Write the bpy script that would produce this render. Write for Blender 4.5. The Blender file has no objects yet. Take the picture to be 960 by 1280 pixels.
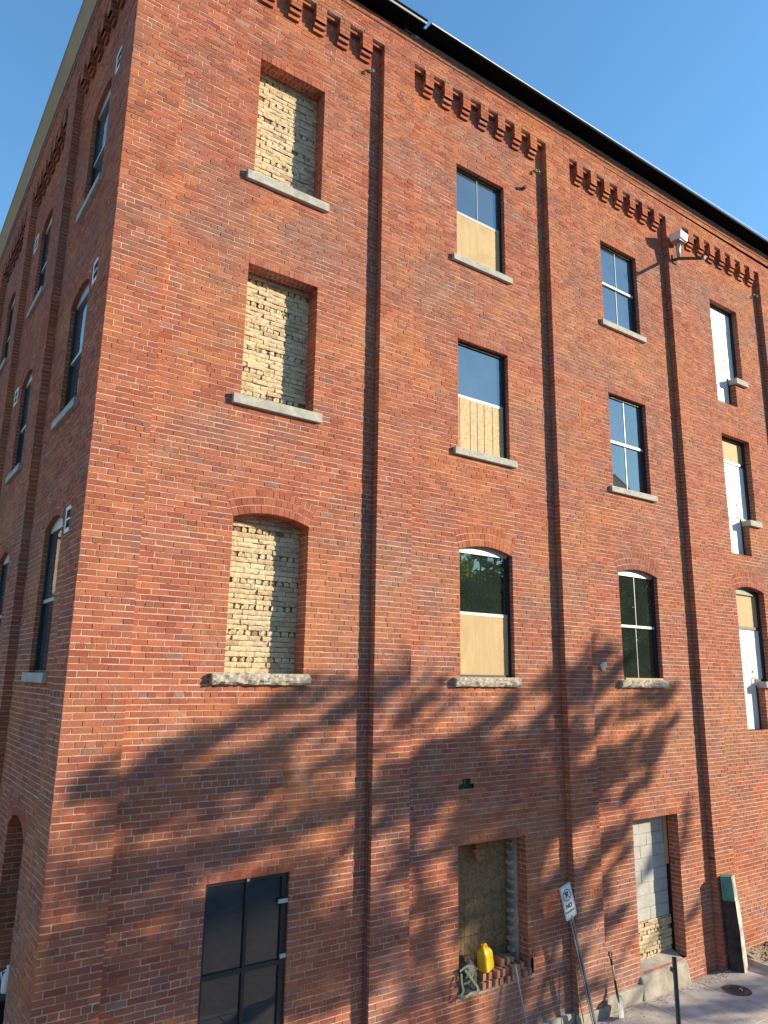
import bpy, math, random
from mathutils import Vector
rnd = random.Random(7)
C = bpy.context.scene.collection
GZ = -5.17            # ground level (the camera stands at z = 0)
CH = 0.0735           # brick course height
BL = 0.2165           # stretcher length with its joint
RC = 0.122            # recess of the panels behind the pilasters
FA = (0.0, -1.0, 0.0) # outward normal of the sunlit front
FB = (-1.0, 0.0, 0.0) # outward normal of the shaded side

# ------------------------------------------------------------------ materials
def new_mat(name):
    m = bpy.data.materials.new(name); m.use_nodes = True
    nt = m.node_tree; nt.nodes.clear()
    out = nt.nodes.new('ShaderNodeOutputMaterial'); b = nt.nodes.new('ShaderNodeBsdfPrincipled')
    nt.links.new(b.outputs[0], out.inputs[0])
    return m, nt, b
def N(nt, typ, **kw):
    n = nt.nodes.new(typ)
    for k, v in kw.items(): setattr(n, k, v)
    return n
def noise(nt, scale, detail=4, rough=.55, vec=None, dist=0):
    n = N(nt, 'ShaderNodeTexNoise'); n.inputs['Scale'].default_value = scale
    n.inputs['Detail'].default_value = detail; n.inputs['Roughness'].default_value = rough
    n.inputs['Distortion'].default_value = dist
    if vec: nt.links.new(vec, n.inputs['Vector'])
    return n.outputs['Fac']
def geo(nt): return N(nt, 'ShaderNodeNewGeometry').outputs['Position']
def remap(nt, sock, a, b, c=0., d=1.):
    n = N(nt, 'ShaderNodeMapRange'); nt.links.new(sock, n.inputs[0])
    for i, v in enumerate((a, b, c, d)): n.inputs[i+1].default_value = v
    return n.outputs[0]
def math_(nt, op, a, b):
    n = N(nt, 'ShaderNodeMath', operation=op)
    for i, v in enumerate((a, b)):
        if isinstance(v, (int, float)): n.inputs[i].default_value = v
        else: nt.links.new(v, n.inputs[i])
    return n.outputs[0]
def mix(nt, fac, a, b, mode='MIX'):
    n = N(nt, 'ShaderNodeMixRGB', blend_type=mode)
    for i, v in enumerate((fac, a, b)):
        if isinstance(v, (int, float)): n.inputs[i].default_value = v
        elif isinstance(v, tuple): n.inputs[i].default_value = (*v, 1)
        else: nt.links.new(v, n.inputs[i])
    return n.outputs[0]
def ramp(nt, sock, stops, interp='LINEAR'):
    n = N(nt, 'ShaderNodeValToRGB'); e = n.color_ramp.elements; n.color_ramp.interpolation = interp
    while len(e) < len(stops): e.new(0.5)
    for el, (p, c) in zip(e, stops): el.position = p; el.color = (*c, 1)
    nt.links.new(sock, n.inputs[0]); return n.outputs[0]
def bump(nt, b, h, strength=.4, dist=.01):
    n = N(nt, 'ShaderNodeBump'); n.inputs['Strength'].default_value = strength; n.inputs['Distance'].default_value = dist
    nt.links.new(h, n.inputs['Height']); nt.links.new(n.outputs[0], b.inputs['Normal'])
def tint(nt):
    a = N(nt, 'ShaderNodeAttribute', attribute_name='tint'); s = N(nt, 'ShaderNodeSeparateColor')
    nt.links.new(a.outputs['Color'], s.inputs[0]); return s.outputs

def mat_brick():
    m, nt, b = new_mat('red_brick'); p = geo(nt); t = tint(nt)
    base = ramp(nt, t[0], [(0, (.315, .092, .058)), (.25, (.365, .112, .066)), (.55, (.395, .130, .072)), (.80, (.435, .152, .080)),
                           (.92, (.36, .114, .072)), (.97, (.30, .112, .085)), (.99, (.25, .125, .105)), (1, (.34, .21, .16))])
    big = noise(nt, .42, 6, .72, p)
    base = mix(nt, remap(nt, big, .49, .62, 0, .72), base, (.275, .148, .116))
    org = noise(nt, .55, 6, .72, p, .3)
    base = mix(nt, remap(nt, org, .47, .62, 0, .66), base, (.475, .178, .066))
    mp = N(nt, 'ShaderNodeMapping'); mp.inputs['Scale'].default_value = (2.6, 2.6, .22); nt.links.new(p, mp.inputs[0])
    streak = noise(nt, 1.0, 6, .7, mp.outputs[0])
    base = mix(nt, remap(nt, streak, .58, .74, 0, .38), base, (.20, .105, .085))
    mp2 = N(nt, 'ShaderNodeMapping'); mp2.inputs['Scale'].default_value = (.30, .30, 1.5); nt.links.new(p, mp2.inputs[0])
    band = noise(nt, 1.0, 5, .68, mp2.outputs[0], .2)
    base = mix(nt, remap(nt, band, .53, .66, 0, .5), base, (.27, .150, .118))
    sp = N(nt, 'ShaderNodeSeparateXYZ'); nt.links.new(p, sp.inputs[0])
    low = math_(nt, 'MULTIPLY', remap(nt, sp.outputs[2], -3.4, -5.0, 0, 1), remap(nt, noise(nt, .8, 5, .7, p), .42, .62, 0, .55))
    base = mix(nt, low, base, (.43, .30, .25))
    val = math_(nt, 'ADD', .85, math_(nt, 'MULTIPLY', t[1], .29))
    base = mix(nt, 1, base, val, 'MULTIPLY')
    mot = noise(nt, 34, 6, .7, p)
    base = mix(nt, 1, base, remap(nt, mot, .25, .75, .74, 1.24), 'MULTIPLY')
    pit = noise(nt, 120, 3, .6, p)
    base = mix(nt, remap(nt, pit, .62, .72, 0, .45), base, (.11, .045, .035))
    eff = noise(nt, 1.1, 8, .72, p, .6)
    base = mix(nt, remap(nt, eff, .60, .74, 0, .42), base, (.50, .39, .33))
    soot = noise(nt, .9, 6, .7, p, .8)
    base = mix(nt, remap(nt, soot, .62, .76, 0, .34), base, (.13, .075, .065))
    base = mix(nt, t[2], base, (.045, .022, .018))
    base = mix(nt, 1, base, (.965, .865, .925), 'MULTIPLY')
    nt.links.new(base, b.inputs['Base Color']); b.inputs['Roughness'].default_value = .92
    b.inputs['Specular IOR Level'].default_value = .2
    bump(nt, b, noise(nt, 70, 6, .7, p), .55, .006)
    return m
def mat_mortar(name='pale_mortar', c0=(.40, .29, .225), c1=(.63, .50, .40)):
    m, nt, b = new_mat(name); p = geo(nt)
    f = noise(nt, 3.5, 8, .75, p); base = ramp(nt, f, [(.3, c0), (.62, c1)])
    gap = noise(nt, 9, 4, .7, p); base = mix(nt, remap(nt, gap, .60, .68, 0, .85), base, (.10, .065, .05))
    nt.links.new(base, b.inputs['Base Color']); b.inputs['Roughness'].default_value = .95
    bump(nt, b, noise(nt, 90, 4, .7, p), .5, .004)
    return m
def mat_simple(name, c, rough=.8, var=.18, scale=6., bs=.2, bd=.004, metal=0., c2=None, spec=.4, bscale=None):
    m, nt, b = new_mat(name); p = geo(nt)
    f = noise(nt, scale, 7, .68, p)
    c2 = c2 or tuple(x*(1-var) for x in c); c1 = tuple(min(1, x*(1+var*.5)) for x in c)
    base = ramp(nt, f, [(.32, c2), (.66, c1)])
    nt.links.new(base, b.inputs['Base Color']); b.inputs['Roughness'].default_value = rough
    b.inputs['Metallic'].default_value = metal; b.inputs['Specular IOR Level'].default_value = spec
    bump(nt, b, noise(nt, bscale or scale*7, 5, .7, p), bs, bd)
    return m
def mat_yellow():
    m, nt, b = new_mat('cream_brick'); p = geo(nt); t = tint(nt)
    base = ramp(nt, t[0], [(0, (.60, .455, .285)), (.35, (.68, .53, .345)), (.7, (.74, .585, .395)), (.93, (.62, .465, .31)), (1, (.47, .32, .21))])
    base = mix(nt, 1, base, math_(nt, 'ADD', .88, math_(nt, 'MULTIPLY', t[1], .2)), 'MULTIPLY')
    base = mix(nt, 1, base, remap(nt, noise(nt, 22, 6, .7, p), .25, .75, .68, 1.2), 'MULTIPLY')
    base = mix(nt, remap(nt, noise(nt, 4, 6, .7, p), .58, .70, 0, .55), base, (.34, .25, .17))
    base = mix(nt, t[2], base, (.13, .08, .04))
    nt.links.new(base, b.inputs['Base Color']); b.inputs['Roughness'].default_value = .95
    bump(nt, b, noise(nt, 30, 6, .75, p), .8, .02)
    return m
def mat_glass(name, c, ior=1.9, speck=.5, rough=.02):
    m, nt, b = new_mat(name); p = geo(nt)
    dust = noise(nt, 160, 2, .5, p); haze = noise(nt, 1.7, 5, .6, p)
    d = math_(nt, 'MULTIPLY', remap(nt, dust, .66, .74, 0, 1), speck)
    base = mix(nt, remap(nt, haze, .35, .75, 0, .5), c, tuple(min(1, x*1.9+.012) for x in c))
    base = mix(nt, d, base, (.34, .36, .37))
    nt.links.new(base, b.inputs['Base Color']); b.inputs['IOR'].default_value = ior
    b.inputs['Roughness'].default_value = rough
    return m
def mat_wood(name, c0, c1, axis=(1, 1, .12), scale=14, rough=.75, flake=False):
    m, nt, b = new_mat(name); p = geo(nt)
    mp = N(nt, 'ShaderNodeMapping'); mp.inputs['Scale'].default_value = axis; nt.links.new(p, mp.inputs[0])
    if flake:
        v = N(nt, 'ShaderNodeTexVoronoi'); v.inputs['Scale'].default_value = 26; nt.links.new(p, v.inputs['Vector'])
        s = N(nt, 'ShaderNodeSeparateColor'); nt.links.new(v.outputs['Color'], s.inputs[0]); f = s.outputs[0]
        base = ramp(nt, f, [(0, c0), (1, c1)])
        base = mix(nt, remap(nt, noise(nt, 5, 6, .7, p), .3, .7, 0, .5), base, tuple((a+b_)/2 for a, b_ in zip(c0, c1)))
    else:
        f = noise(nt, scale, 6, .65, mp.outputs[0], .6); base = ramp(nt, f, [(.3, c0), (.7, c1)])
        knot = noise(nt, 2.3, 3, .5, p); base = mix(nt, remap(nt, knot, .62, .72, 0, .4), base, tuple(x*.6 for x in c0))
    nt.links.new(base, b.inputs['Base Color']); b.inputs['Roughness'].default_value = rough
    bump(nt, b, f, .25, .004)
    return m
def mat_leaf(name, c0, c1):
    m, nt, b = new_mat(name); t = tint(nt)
    base = ramp(nt, t[0], [(0, c0), (1, c1)])
    nt.links.new(base, b.inputs['Base Color']); b.inputs['Roughness'].default_value = .6
    return m

M = {}
M['brick'] = mat_brick(); M['mortar'] = mat_mortar()
M['cream'] = mat_yellow(); M['cream_mortar'] = mat_mortar('old_lime_mortar', (.36, .27, .18), (.58, .46, .32))
M['stone'] = mat_simple('sill_stone', (.42, .40, .365), .9, .3, 9, .4, .006)
M['rockstone'] = mat_simple('rock_faced_stone', (.58, .50, .42), .95, .42, 14, .9, .03)
M['concrete'] = mat_simple('old_concrete', (.40, .345, .295), .93, .42, 3.2, .5, .01)
M['walk'] = mat_simple('sidewalk_concrete', (.50, .425, .39), .93, .38, 2.2, .4, .004, bscale=60)
M['block'] = mat_simple('grey_concrete_block', (.45, .435, .42), .95, .2, 5, .4, .005)
M['blockjoint'] = mat_simple('block_joint', (.40, .37, .33), .95, .2, 8)
M['charcoal'] = mat_simple('charcoal_frame', (.022, .024, .028), .45, .3, 5, .05)
M['alu'] = mat_simple('grey_aluminium', (.46, .47, .47), .45, .12, 8, .05, metal=.15)
M['white'] = mat_simple('white_paint', (.76, .75, .73), .5, .07, 3, .05)
M['flash'] = mat_simple('pale_flashing', (.42, .44, .46), .4, .15, 4, .05, metal=.4)
M['soffit'] = mat_simple('black_soffit', (.003, .0035, .005), .8, .3, 4, .05, spec=.05)
M['brownsoffit'] = mat_simple('brown_soffit', (.40, .315, .20), .7, .12, 1.2, .05)
M['fascia'] = mat_simple('white_fascia', (.78, .78, .76), .5, .06, 3, .05)
M['glass_sky'] = mat_glass('dark_window_glass', (.045, .054, .064), 2.9, .5, .004)
M['glass_dark'] = mat_glass('low_window_glass', (.014, .020, .017), 2.7, .4, .004)
M['glass_door'] = mat_glass('door_glass', (.012, .017, .024), 1.75, .15, .01)
M['ply'] = mat_wood('plywood', (.42, .28, .14), (.54, .375, .195), (2, 2, .35), 5)
M['osb'] = mat_wood('strand_board', (.40, .275, .14), (.62, .45, .26), flake=True)
M['osbdark'] = mat_wood('shade_toned_strand_board', (.125, .078, .040), (.29, .19, .095), flake=True)  # strand board darkened to carry the shade of reveal and tree
M['voidshade'] = mat_simple('painted_void_shade', (.012, .011, .010), .95, .2, 5)  # near-black base stands in for the shade inside gaps and openings
M['steel'] = mat_simple('galvanised_steel', (.30, .31, .34), .45, .3, 9, .1, metal=.7)
M['darksteel'] = mat_simple('dark_steel', (.14, .145, .165), .5, .35, 12, .1, metal=.5)
M['rust'] = mat_simple('rusty_steel', (.14, .065, .04), .85, .4, 20, .3)
M['yellowplastic'] = mat_simple('yellow_plastic', (.78, .46, .012), .42, .12, 5, .05)
M['woodhandle'] = mat_wood('ash_handle', (.46, .31, .15), (.60, .43, .23), (20, 20, 2), 3)
M['timber'] = mat_simple('tarred_timber', (.055, .042, .042), .9, .7, 6, .7, .012, c2=(.018, .014, .014))
M['timberlit'] = mat_simple('sunlit_side_timber', (.50, .48, .45), .95, .5, 5, .7, .012, c2=(.17, .16, .155))  # pale copy of the timber for its sun-facing sides
M['green'] = mat_simple('green_paint', (.10, .27, .22), .55, .35, 7, .2)
M['black'] = mat_simple('black_plastic', (.012, .012, .013), .5, .2, 5, .05)
M['signface'] = mat_simple('white_sign_face', (.72, .73, .74), .5, .06, 4, .02)
M['signink'] = mat_simple('black_sign_ink', (.015, .015, .016), .6, .1, 4, .0)
M['fold'] = mat_simple('faded_canvas', (.30, .27, .21), .95, .5, 22, .5, .01, c2=(.09, .085, .07))
M['webbing'] = mat_simple('olive_webbing', (.34, .35, .20), .9, .35, 18, .3)
M['canvas'] = mat_simple('grey_green_canvas', (.10, .10, .085), .95, .5, 16, .5, .01)
M['soil'] = mat_simple('dry_soil', (.40, .315, .23), .98, .3, 5, .9, .03)
M['litter'] = mat_leaf('dead_leaves', (.10, .055, .03), (.24, .15, .08))
M['asphalt'] = mat_simple('bounce_paving', (.33, .265, .225), .9, .25, 4, .5, .01)  # unseen street, paled and warmed to bounce light into the shaded walls
M['kerb'] = mat_simple('kerb_concrete', (.45, .41, .37), .93, .25, 4, .4, .006)
M['iron'] = mat_simple('cast_iron', (.10, .075, .062), .7, .5, 12, .6, .01)
M['foil'] = mat_simple('crumpled_foil', (.62, .60, .58), .35, .3, 9, .5, .02, metal=.4)
def mat_backlit(name, c0, c1):
    m, nt, b = new_mat(name); t = tint(nt); base = ramp(nt, t[0], [(0, c0), (1, c1)])
    nt.links.new(base, b.inputs['Base Color']); b.inputs['Roughness'].default_value = .7
    tr = N(nt, 'ShaderNodeBsdfTranslucent'); nt.links.new(base, tr.inputs[0]); mx = N(nt, 'ShaderNodeMixShader'); mx.inputs[0].default_value = .5
    out = [n for n in nt.nodes if n.type == 'OUTPUT_MATERIAL'][0]
    nt.links.new(b.outputs[0], mx.inputs[1]); nt.links.new(tr.outputs[0], mx.inputs[2]); nt.links.new(mx.outputs[0], out.inputs[0])
    return m
M['woodleaf'] = mat_backlit('backlit_leaves', (.13, .24, .04), (.36, .50, .09))
M['bark'] = mat_simple('grey_bark', (.12, .085, .06), .95, .4, 9, .9, .03)
M['leaf'] = mat_leaf('green_leaves', (.035, .075, .015), (.10, .16, .035))
M['tanwall'] = mat_simple('tan_render', (.52, .40, .31), .9, .2, 1.5, .2)
M['roofing'] = mat_simple('grey_shingles', (.20, .19, .175), .9, .25, 5, .4)
M['gravelroof'] = mat_simple('flat_roof_felt', (.10, .10, .10), .95, .2, 3)
M['bracket'] = mat_simple('weathered_bracket', (.30, .26, .23), .8, .3, 20, .3)
M['loosebrick'] = mat_simple('loose_pale_red_brick', (.44, .20, .135), .95, .38, 7, .6, .008)
M['patch'] = mat_simple('pale_plaster', (.55, .52, .49), .95, .3, 20, .5)

# ------------------------------------------------------------------ mesh helpers
class MB:
    def __init__(s): s.v = []; s.f = []; s.m = []; s.t = []
    def face(s, pts, m=0, t=(.5, .5, 0)):
        i = len(s.v); s.v += [tuple(p) for p in pts]; s.f.append(tuple(range(i, i+len(pts)))); s.m.append(m); s.t.append(t)
    def hexa(s, p, m=0, t=(.5, .5, 0), skip=()):
        """p: 8 points, bottom ring 0-3 then top ring 4-7"""
        i = len(s.v); s.v += [tuple(q) for q in p]
        for k, f in enumerate(((0, 3, 2, 1), (4, 5, 6, 7), (0, 1, 5, 4), (1, 2, 6, 5), (2, 3, 7, 6), (3, 0, 4, 7))):
            if k in skip: continue
            s.f.append(tuple(i+j for j in f)); s.m.append(m); s.t.append(t)
    def box(s, x0, x1, y0, y1, z0, z1, m=0, t=(.5, .5, 0), j=0):
        p = [(x0, y0, z0), (x1, y0, z0), (x1, y1, z0), (x0, y1, z0), (x0, y0, z1), (x1, y0, z1), (x1, y1, z1), (x0, y1, z1)]
        if j: p = [tuple(c+rnd.uniform(-j, j) for c in q) for q in p]
        s.hexa(p, m, t)
    def tube(s, pts, radii, n=10, m=0, t=(.5, .5, 0), cap=True):
        pts = [Vector(p) for p in pts]
        if isinstance(radii, (int, float)): radii = [radii]*len(pts)
        rings = []
        for k, p in enumerate(pts):
            d = (pts[min(k+1, len(pts)-1)]-pts[max(k-1, 0)]).normalized()
            a = d.cross(Vector((0, 0, 1)) if abs(d.z) < .9 else Vector((1, 0, 0))).normalized(); b_ = d.cross(a)
            i = len(s.v)
            for q in range(n):
                w = 2*math.pi*q/n; s.v.append(tuple(p+(a*math.cos(w)+b_*math.sin(w))*radii[k]))
            rings.append(i)
        for r0, r1 in zip(rings, rings[1:]):
            for q in range(n):
                s.f.append((r0+q, r0+(q+1) % n, r1+(q+1) % n, r1+q)); s.m.append(m); s.t.append(t)
        if cap:
            for r in (rings[0], rings[-1]): s.f.append(tuple(range(r, r+n))); s.m.append(m); s.t.append(t)
    def build(s, name, mats, parent=None, smooth=False, bevel=0, offset=None):
        me = bpy.data.meshes.new(name); me.from_pydata(s.v, [], s.f); me.update()
        if not isinstance(mats, (list, tuple)): mats = [mats]
        for m in mats: me.materials.append(M[m] if isinstance(m, str) else m)
        me.polygons.foreach_set('material_index', s.m)
        at = me.attributes.new('tint', 'FLOAT_COLOR', 'FACE')
        fl = []
        for t in s.t: fl += [t[0], t[1], t[2], 1]
        at.data.foreach_set('color', fl)
        if smooth: me.polygons.foreach_set('use_smooth', [True]*len(s.f))
        o = bpy.data.objects.new(name, me); C.objects.link(o)
        if bevel:
            b = o.modifiers.new('bevel', 'BEVEL'); b.width = bevel; b.segments = 2; b.limit_method = 'ANGLE'
        if parent is not None:
            o.parent = parent
            if parent.parent is None: o.location = -Vector(parent.location) if parent.type == 'EMPTY' else (0, 0, 0)
        return o

def thing(name, label, cat, loc, group=None):
    o = bpy.data.objects.new(name, None); C.objects.link(o); o.location = loc
    o.empty_display_size = .3
    return tag(o, label, cat, group)
def tag(o, label, cat, group=None, kind=None):
    if label: o['label'] = label
    if cat: o['category'] = cat
    if group: o['group'] = group
    if kind: o['kind'] = kind
    return o

# ------------------------------------------------------------------ brickwork
class Rect:
    def __init__(s, l, r, z0, z1): s.l, s.r, s.z0, s.z1 = l, r, z0, z1
    def cuts(s): return [s.z0, s.z1]
    def iv(s, z, zm): return (s.l, s.r) if s.z0 < zm < s.z1 else None
class Arch:
    """opening with a segmental head; spring height zs, rise h, ring thickness th (0 = the opening itself)"""
    def __init__(s, l, r, z0, zs, h, th):
        s.l, s.r, s.z0, s.zs, s.h, s.th = l, r, z0, zs, h, th
        w = r-l; s.R = (w*w/4+h*h)/(2*h); s.cx = (l+r)/2; s.cz = zs+h-s.R; s.ztop = zs+h+th
        s.half = math.asin(w/2/s.R)
    def cuts(s): return [s.z0, s.zs, s.cz+(s.R+s.th)*math.cos(s.half), s.ztop]
    def iv(s, z, zm):
        if not (s.z0 < zm < s.ztop): return None
        if zm < s.zs: return (s.l, s.r)
        Ro = s.R+s.th; d = z-s.cz
        hw = d*math.tan(s.half) if d <= Ro*math.cos(s.half)+1e-5 else math.sqrt(max(Ro*Ro-d*d, 0))
        return (s.cx-hw, s.cx+hw)

def rtint(dark=0):
    r = rnd.random()
    return (r, rnd.random(), dark)
def wall(mb, O, U, Nn, u0, u1, z0, z1, holes=(), Z=(0, 0, 1), ch=CH, bl=BL, jt=.0058, jit=.0030, dj=.0028, back=-.013, md=-.0048,
         miss=.0004, zbase=0., mb_mat=0, mm=1, bond=True, tf=rtint):
    O, U, Nn, Z = Vector(O), Vector(U), Vector(Nn), Vector(Z)
    P = lambda u, z, d: O+U*u+Z*z+Nn*d
    flip = U.cross(Z).dot(Nn) < 0
    def add(p, m, t):
        mb.face(p[::-1] if flip else p, m, t)
    k0, k1 = math.floor((z0-zbase)/ch), math.ceil((z1-zbase)/ch)
    allcuts = sorted({round(c, 4) for h in holes for c in h.cuts()})
    for k in range(k0, k1):
        a, b = max(z0, zbase+k*ch), min(z1, zbase+(k+1)*ch)
        if b-a < .004: continue
        cs = [a]+[c for c in allcuts if a+.008 < c < b-.008]+[b]
        hdr = bond and (k % 7 == 3)
        L = bl*.5 if hdr else bl
        ph = (k % 2)*.5*bl + (bl*.25 if hdr else 0) + rnd.uniform(-.012, .012)
        for za, zb in zip(cs, cs[1:]):
            zm = (za+zb)/2
            ivs = [(u0, u1, u0, u1)]
            for h in holes:
                ib = h.iv(za, zm); it = h.iv(zb, zm)
                if ib is None or it is None: continue
                nx = []
                for (lb, rb, lt, rt) in ivs:
                    if min(ib[1], it[1]) <= lb or max(ib[0], it[0]) >= rb: nx.append((lb, rb, lt, rt)); continue
                    if max(ib[0], it[0]) > lb+.004: nx.append((lb, ib[0], lt, it[0]))
                    if min(ib[1], it[1]) < rb-.004: nx.append((ib[1], rb, it[1], rt))
                ivs = nx
            for (lb, rb, lt, rt) in ivs:
                if max(rb-lb, rt-lt) < .004: continue
                add([P(lb, za, md), P(rb, za, md), P(rt, zb, md), P(lt, zb, md)], mm, (.5, .5, 0))
                lo, hi = max(lb, lt)+.035, min(rb, rt)-.035
                js = []
                q = math.floor((lo-ph)/L)*L+ph
                while q < hi:
                    if q > lo: js.append(q+rnd.uniform(-.006, .006))
                    q += L
                ed = [(lb, lt, 0)]+[(q, q, jt) for q in js]+[(rb, rt, 0)]
                j0 = jt*rnd.uniform(.8, 1.25); j1 = jt*rnd.uniform(.8, 1.25)
                zl = za+(j0 if za <= zbase+k*ch+1e-6 else 0); zh = zb-(j1 if zb >= zbase+(k+1)*ch-1e-6 else 0)
                for (e0, e1) in zip(ed, ed[1:]):
                    if e1[0]-e0[0] < .012 and e1[1]-e0[1] < .012: continue
                    t = tf()
                    d = rnd.uniform(-dj, dj); dk = 0
                    if rnd.random() < miss: dk = 1; d = -.0035; t = (t[0], t[1], .5)  # no brick is missing: a dark tint stands for the shade of a hole
                    J = lambda: rnd.uniform(-jit, jit)
                    s0, s1 = e0[2], e1[2]
                    ua, ub, uc, ud = e0[0]+s0+(J() if s0 else 0), e1[0]-s1+(J() if s1 else 0), e1[1]-s1+(J() if s1 else 0), e0[1]+s0+(J() if s0 else 0)
                    if ub < ua: ub = ua
                    if uc < ud: uc = ud
                    z_0, z_1, z_2, z_3 = zl+J()*.8, zl+J()*.8, zh+J()*.8, zh+J()*.8
                    f = [P(ua, z_0, d+J()*.5), P(ub, z_1, d+J()*.5), P(uc, z_2, d+J()*.5), P(ud, z_3, d+J()*.5)]
                    g = [P(ua, z_0, back), P(ub, z_1, back), P(uc, z_2, back), P(ud, z_3, back)]
                    add(f, mb_mat, t)
                    for i in range(4):
                        n = (i+1) % 4
                        add([g[i], g[n], f[n], f[i]], mb_mat, t)
def arch_ring(mb, a, plane, depth, rings=3, rt=.108):
    """voussoirs round the head of opening a; plane(u, z, d) -> point, d outwards; depth of the soffit"""
    for i in range(rings):
        r0, r1 = a.R+i*rt, a.R+(i+1)*rt
        n = max(6, int(2*a.half*r0/.079))
        for q in range(n):
            t0 = -a.half+2*a.half*q/n; t1 = -a.half+2*a.half*(q+1)/n
            e = .0042/r0; rr0 = r0+(.005 if i else 0); rr1 = r1-.005
            d = rnd.uniform(-.002, .003); t = (rnd.random()*.72, rnd.random(), 0)
            pt = lambda r, w, dd: plane(a.cx+r*math.sin(w), a.cz+r*math.cos(w), dd)
            bk = -.013 if i else -depth
            f = [pt(rr0, t0+e, d), pt(rr0, t1-e, d), pt(rr1, t1-e, d), pt(rr1, t0+e, d)]
            g = [pt(rr0, t0+e, bk), pt(rr0, t1-e, bk), pt(rr1, t1-e, -.013), pt(rr1, t0+e, -.013)]
            mb.face(f, 0, t)
            for k in range(4): mb.face([g[k], g[(k+1) % 4], f[(k+1) % 4], f[k]], 0, t)
            mb.face([pt(r0, t0, -.0035), pt(r0, t1, -.0035), pt(r1, t1, -.0035), pt(r1, t0, -.0035)], 1)
            if i == 0: mb.face([pt(r0+.006, t0, 0-.006), pt(r0+.006, t1, -.006), pt(r0+.006, t1, -depth), pt(r0+.006, t0, -depth)], 1)
def flat_head(mb, l, r, z, plane, h=.107, depth=.1):
    """row of rowlock bricks over a flat opening"""
    n = int((r-l+.12)/.076); w = (r-l+.12)/n; x = l-.06
    for q in range(n):
        a, b = x+q*w+.0045, x+(q+1)*w-.0045; t = (rnd.random(), rnd.uniform(.3, 1), 0); d = rnd.uniform(-.001, .002)
        f = [plane(a, z, d), plane(b, z, d), plane(b, z+h-.006, d), plane(a, z+h-.006, d)]
        g = [plane(a, z, -.013), plane(b, z, -.013), plane(b, z+h-.006, -.013), plane(a, z+h-.006, -.013)]
        mb.face(f, 0, t)
        for k in range(4): mb.face([g[k], g[(k+1) % 4], f[(k+1) % 4], f[k]], 0, t)
    mb.face([plane(l-.06, z+.002, -.0035), plane(r+.06, z+.002, -.0035), plane(r+.06, z+h, -.0035), plane(l-.06, z+h, -.0035)], 1)
# ------------------------------------------------------------------ the brick building
B = thing('brick_building', 'large red brick former warehouse with pilasters, corbelled brickwork and boarded windows', 'building', (0, 0, GZ))
BR = ['brick', 'mortar']
pA = lambda y: (lambda u, z, d: (u, y-d, z))       # a plane of the front at depth y
pB = lambda x: (lambda v, z, d: (x-d, v, z))       # a plane of the side
PX = [(0, .66), (4.0, 4.635), (7.92, 8.60), (11.886, 12.535), (15.918, 16.56), (19.9, 20.5)]
COLS = {1: (1.846, 2.956), 2: (5.679, 6.845), 3: (9.621, 10.819), 4: (13.661, 14.846)}
ROWS = {1: (8.94, 7.085), 2: (5.567, 3.611), 3: (1.965, 0.0)}
NOTCH = 10.355
ZB = GZ-.35

def reveal(mb, l, r, z0, z1, y, D, left=True, right=True, top=True, bot=False):
    """brick returns of an opening in the front (plane y), depth D"""
    if right: wall(mb, (r, y, 0), (0, 1, 0), (-1, 0, 0), .012, D, z0, z1, bond=False, md=-.004)
    if left: wall(mb, (l, y, 0), (0, 1, 0), (1, 0, 0), .012, D, z0, z1, bond=False, md=-.004)
    if top: wall(mb, (0, y, z1), (1, 0, 0), (0, 0, -1), l, r, .0, D, Z=(0, 1, 0), ch=.1, bl=.075, md=-.004, bond=False)

def front_panel(i, u0, u1, holes, extra):
    mb = MB()
    wall(mb, (0, RC, 0), (1, 0, 0), FA, u0, u1, ZB, NOTCH+.02, holes)
    extra(mb)
    return mb.build('wall', BR, B)

def H(c, r):     # opening (l, r, z0, z1)
    l, rr = COLS[c]; return l, rr, ROWS[r][1], ROWS[r][0]
def flat_opening(c, r, D, mbl, z0=None, l=None, rr=None, z1=None):
    a = H(c, r) if r else None
    l = a[0] if l is None else l; rr = a[1] if rr is None else rr
    z0 = a[2] if z0 is None else z0; z1 = a[3] if z1 is None else z1
    mbl.append(lambda mb: (reveal(mb, l, rr, z0, z1, RC, D), flat_head(mb, l, rr, z1, pA(RC))))
    return [Rect(l, rr, z0, z1), Rect(l-.06, rr+.06, z1, z1+.107)]
def arched_opening(c, r, D, mbl):
    l, rr, z0, zs = H(c, r); a = Arch(l, rr, z0, zs, .10, .324)
    def ex(mb):
        reveal(mb, l, rr, z0, zs, RC, D, top=False); arch_ring(mb, a, pA(RC), D)
    mbl.append(ex); return [a]

DW = .095     # depth of the glazing behind the panels
DI = .26      # depth of the brick infill
D4 = .16
holes = {1: [], 2: [], 3: [], 4: [], 5: []}; ext = {1: [], 2: [], 3: [], 4: [], 5: []}
ROWS_1 = 6.975
holes[1] += flat_opening(1, 1, DI, ext[1], z0=ROWS_1) + flat_opening(1, 2, DI, ext[1]) + arched_opening(1, 3, DI, ext[1])
holes[1] += flat_opening(1, 0, .07, ext[1], z0=GZ, l=1.785, rr=2.873, z1=-2.377)[:1]
holes[2] += flat_opening(2, 1, DW+.03, ext[2]) + flat_opening(2, 2, DW+.03, ext[2]) + arched_opening(2, 3, DW+.03, ext[2])
holes[2] += flat_opening(2, 0, .19, ext[2], z0=-4.33, l=5.606, rr=6.985, z1=-2.38)[:1]
holes[2] += [Rect(6.985, 7.09, -4.33, -4.10)]
holes[2] += [Rect(5.70, 5.86, -1.543, -1.4695), Rect(5.63, 5.93, -1.617, -1.543)]
holes[3] += flat_opening(3, 1, DW+.03, ext[3]) + flat_opening(3, 2, DW+.03, ext[3]) + arched_opening(3, 3, DW+.03, ext[3])
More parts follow.
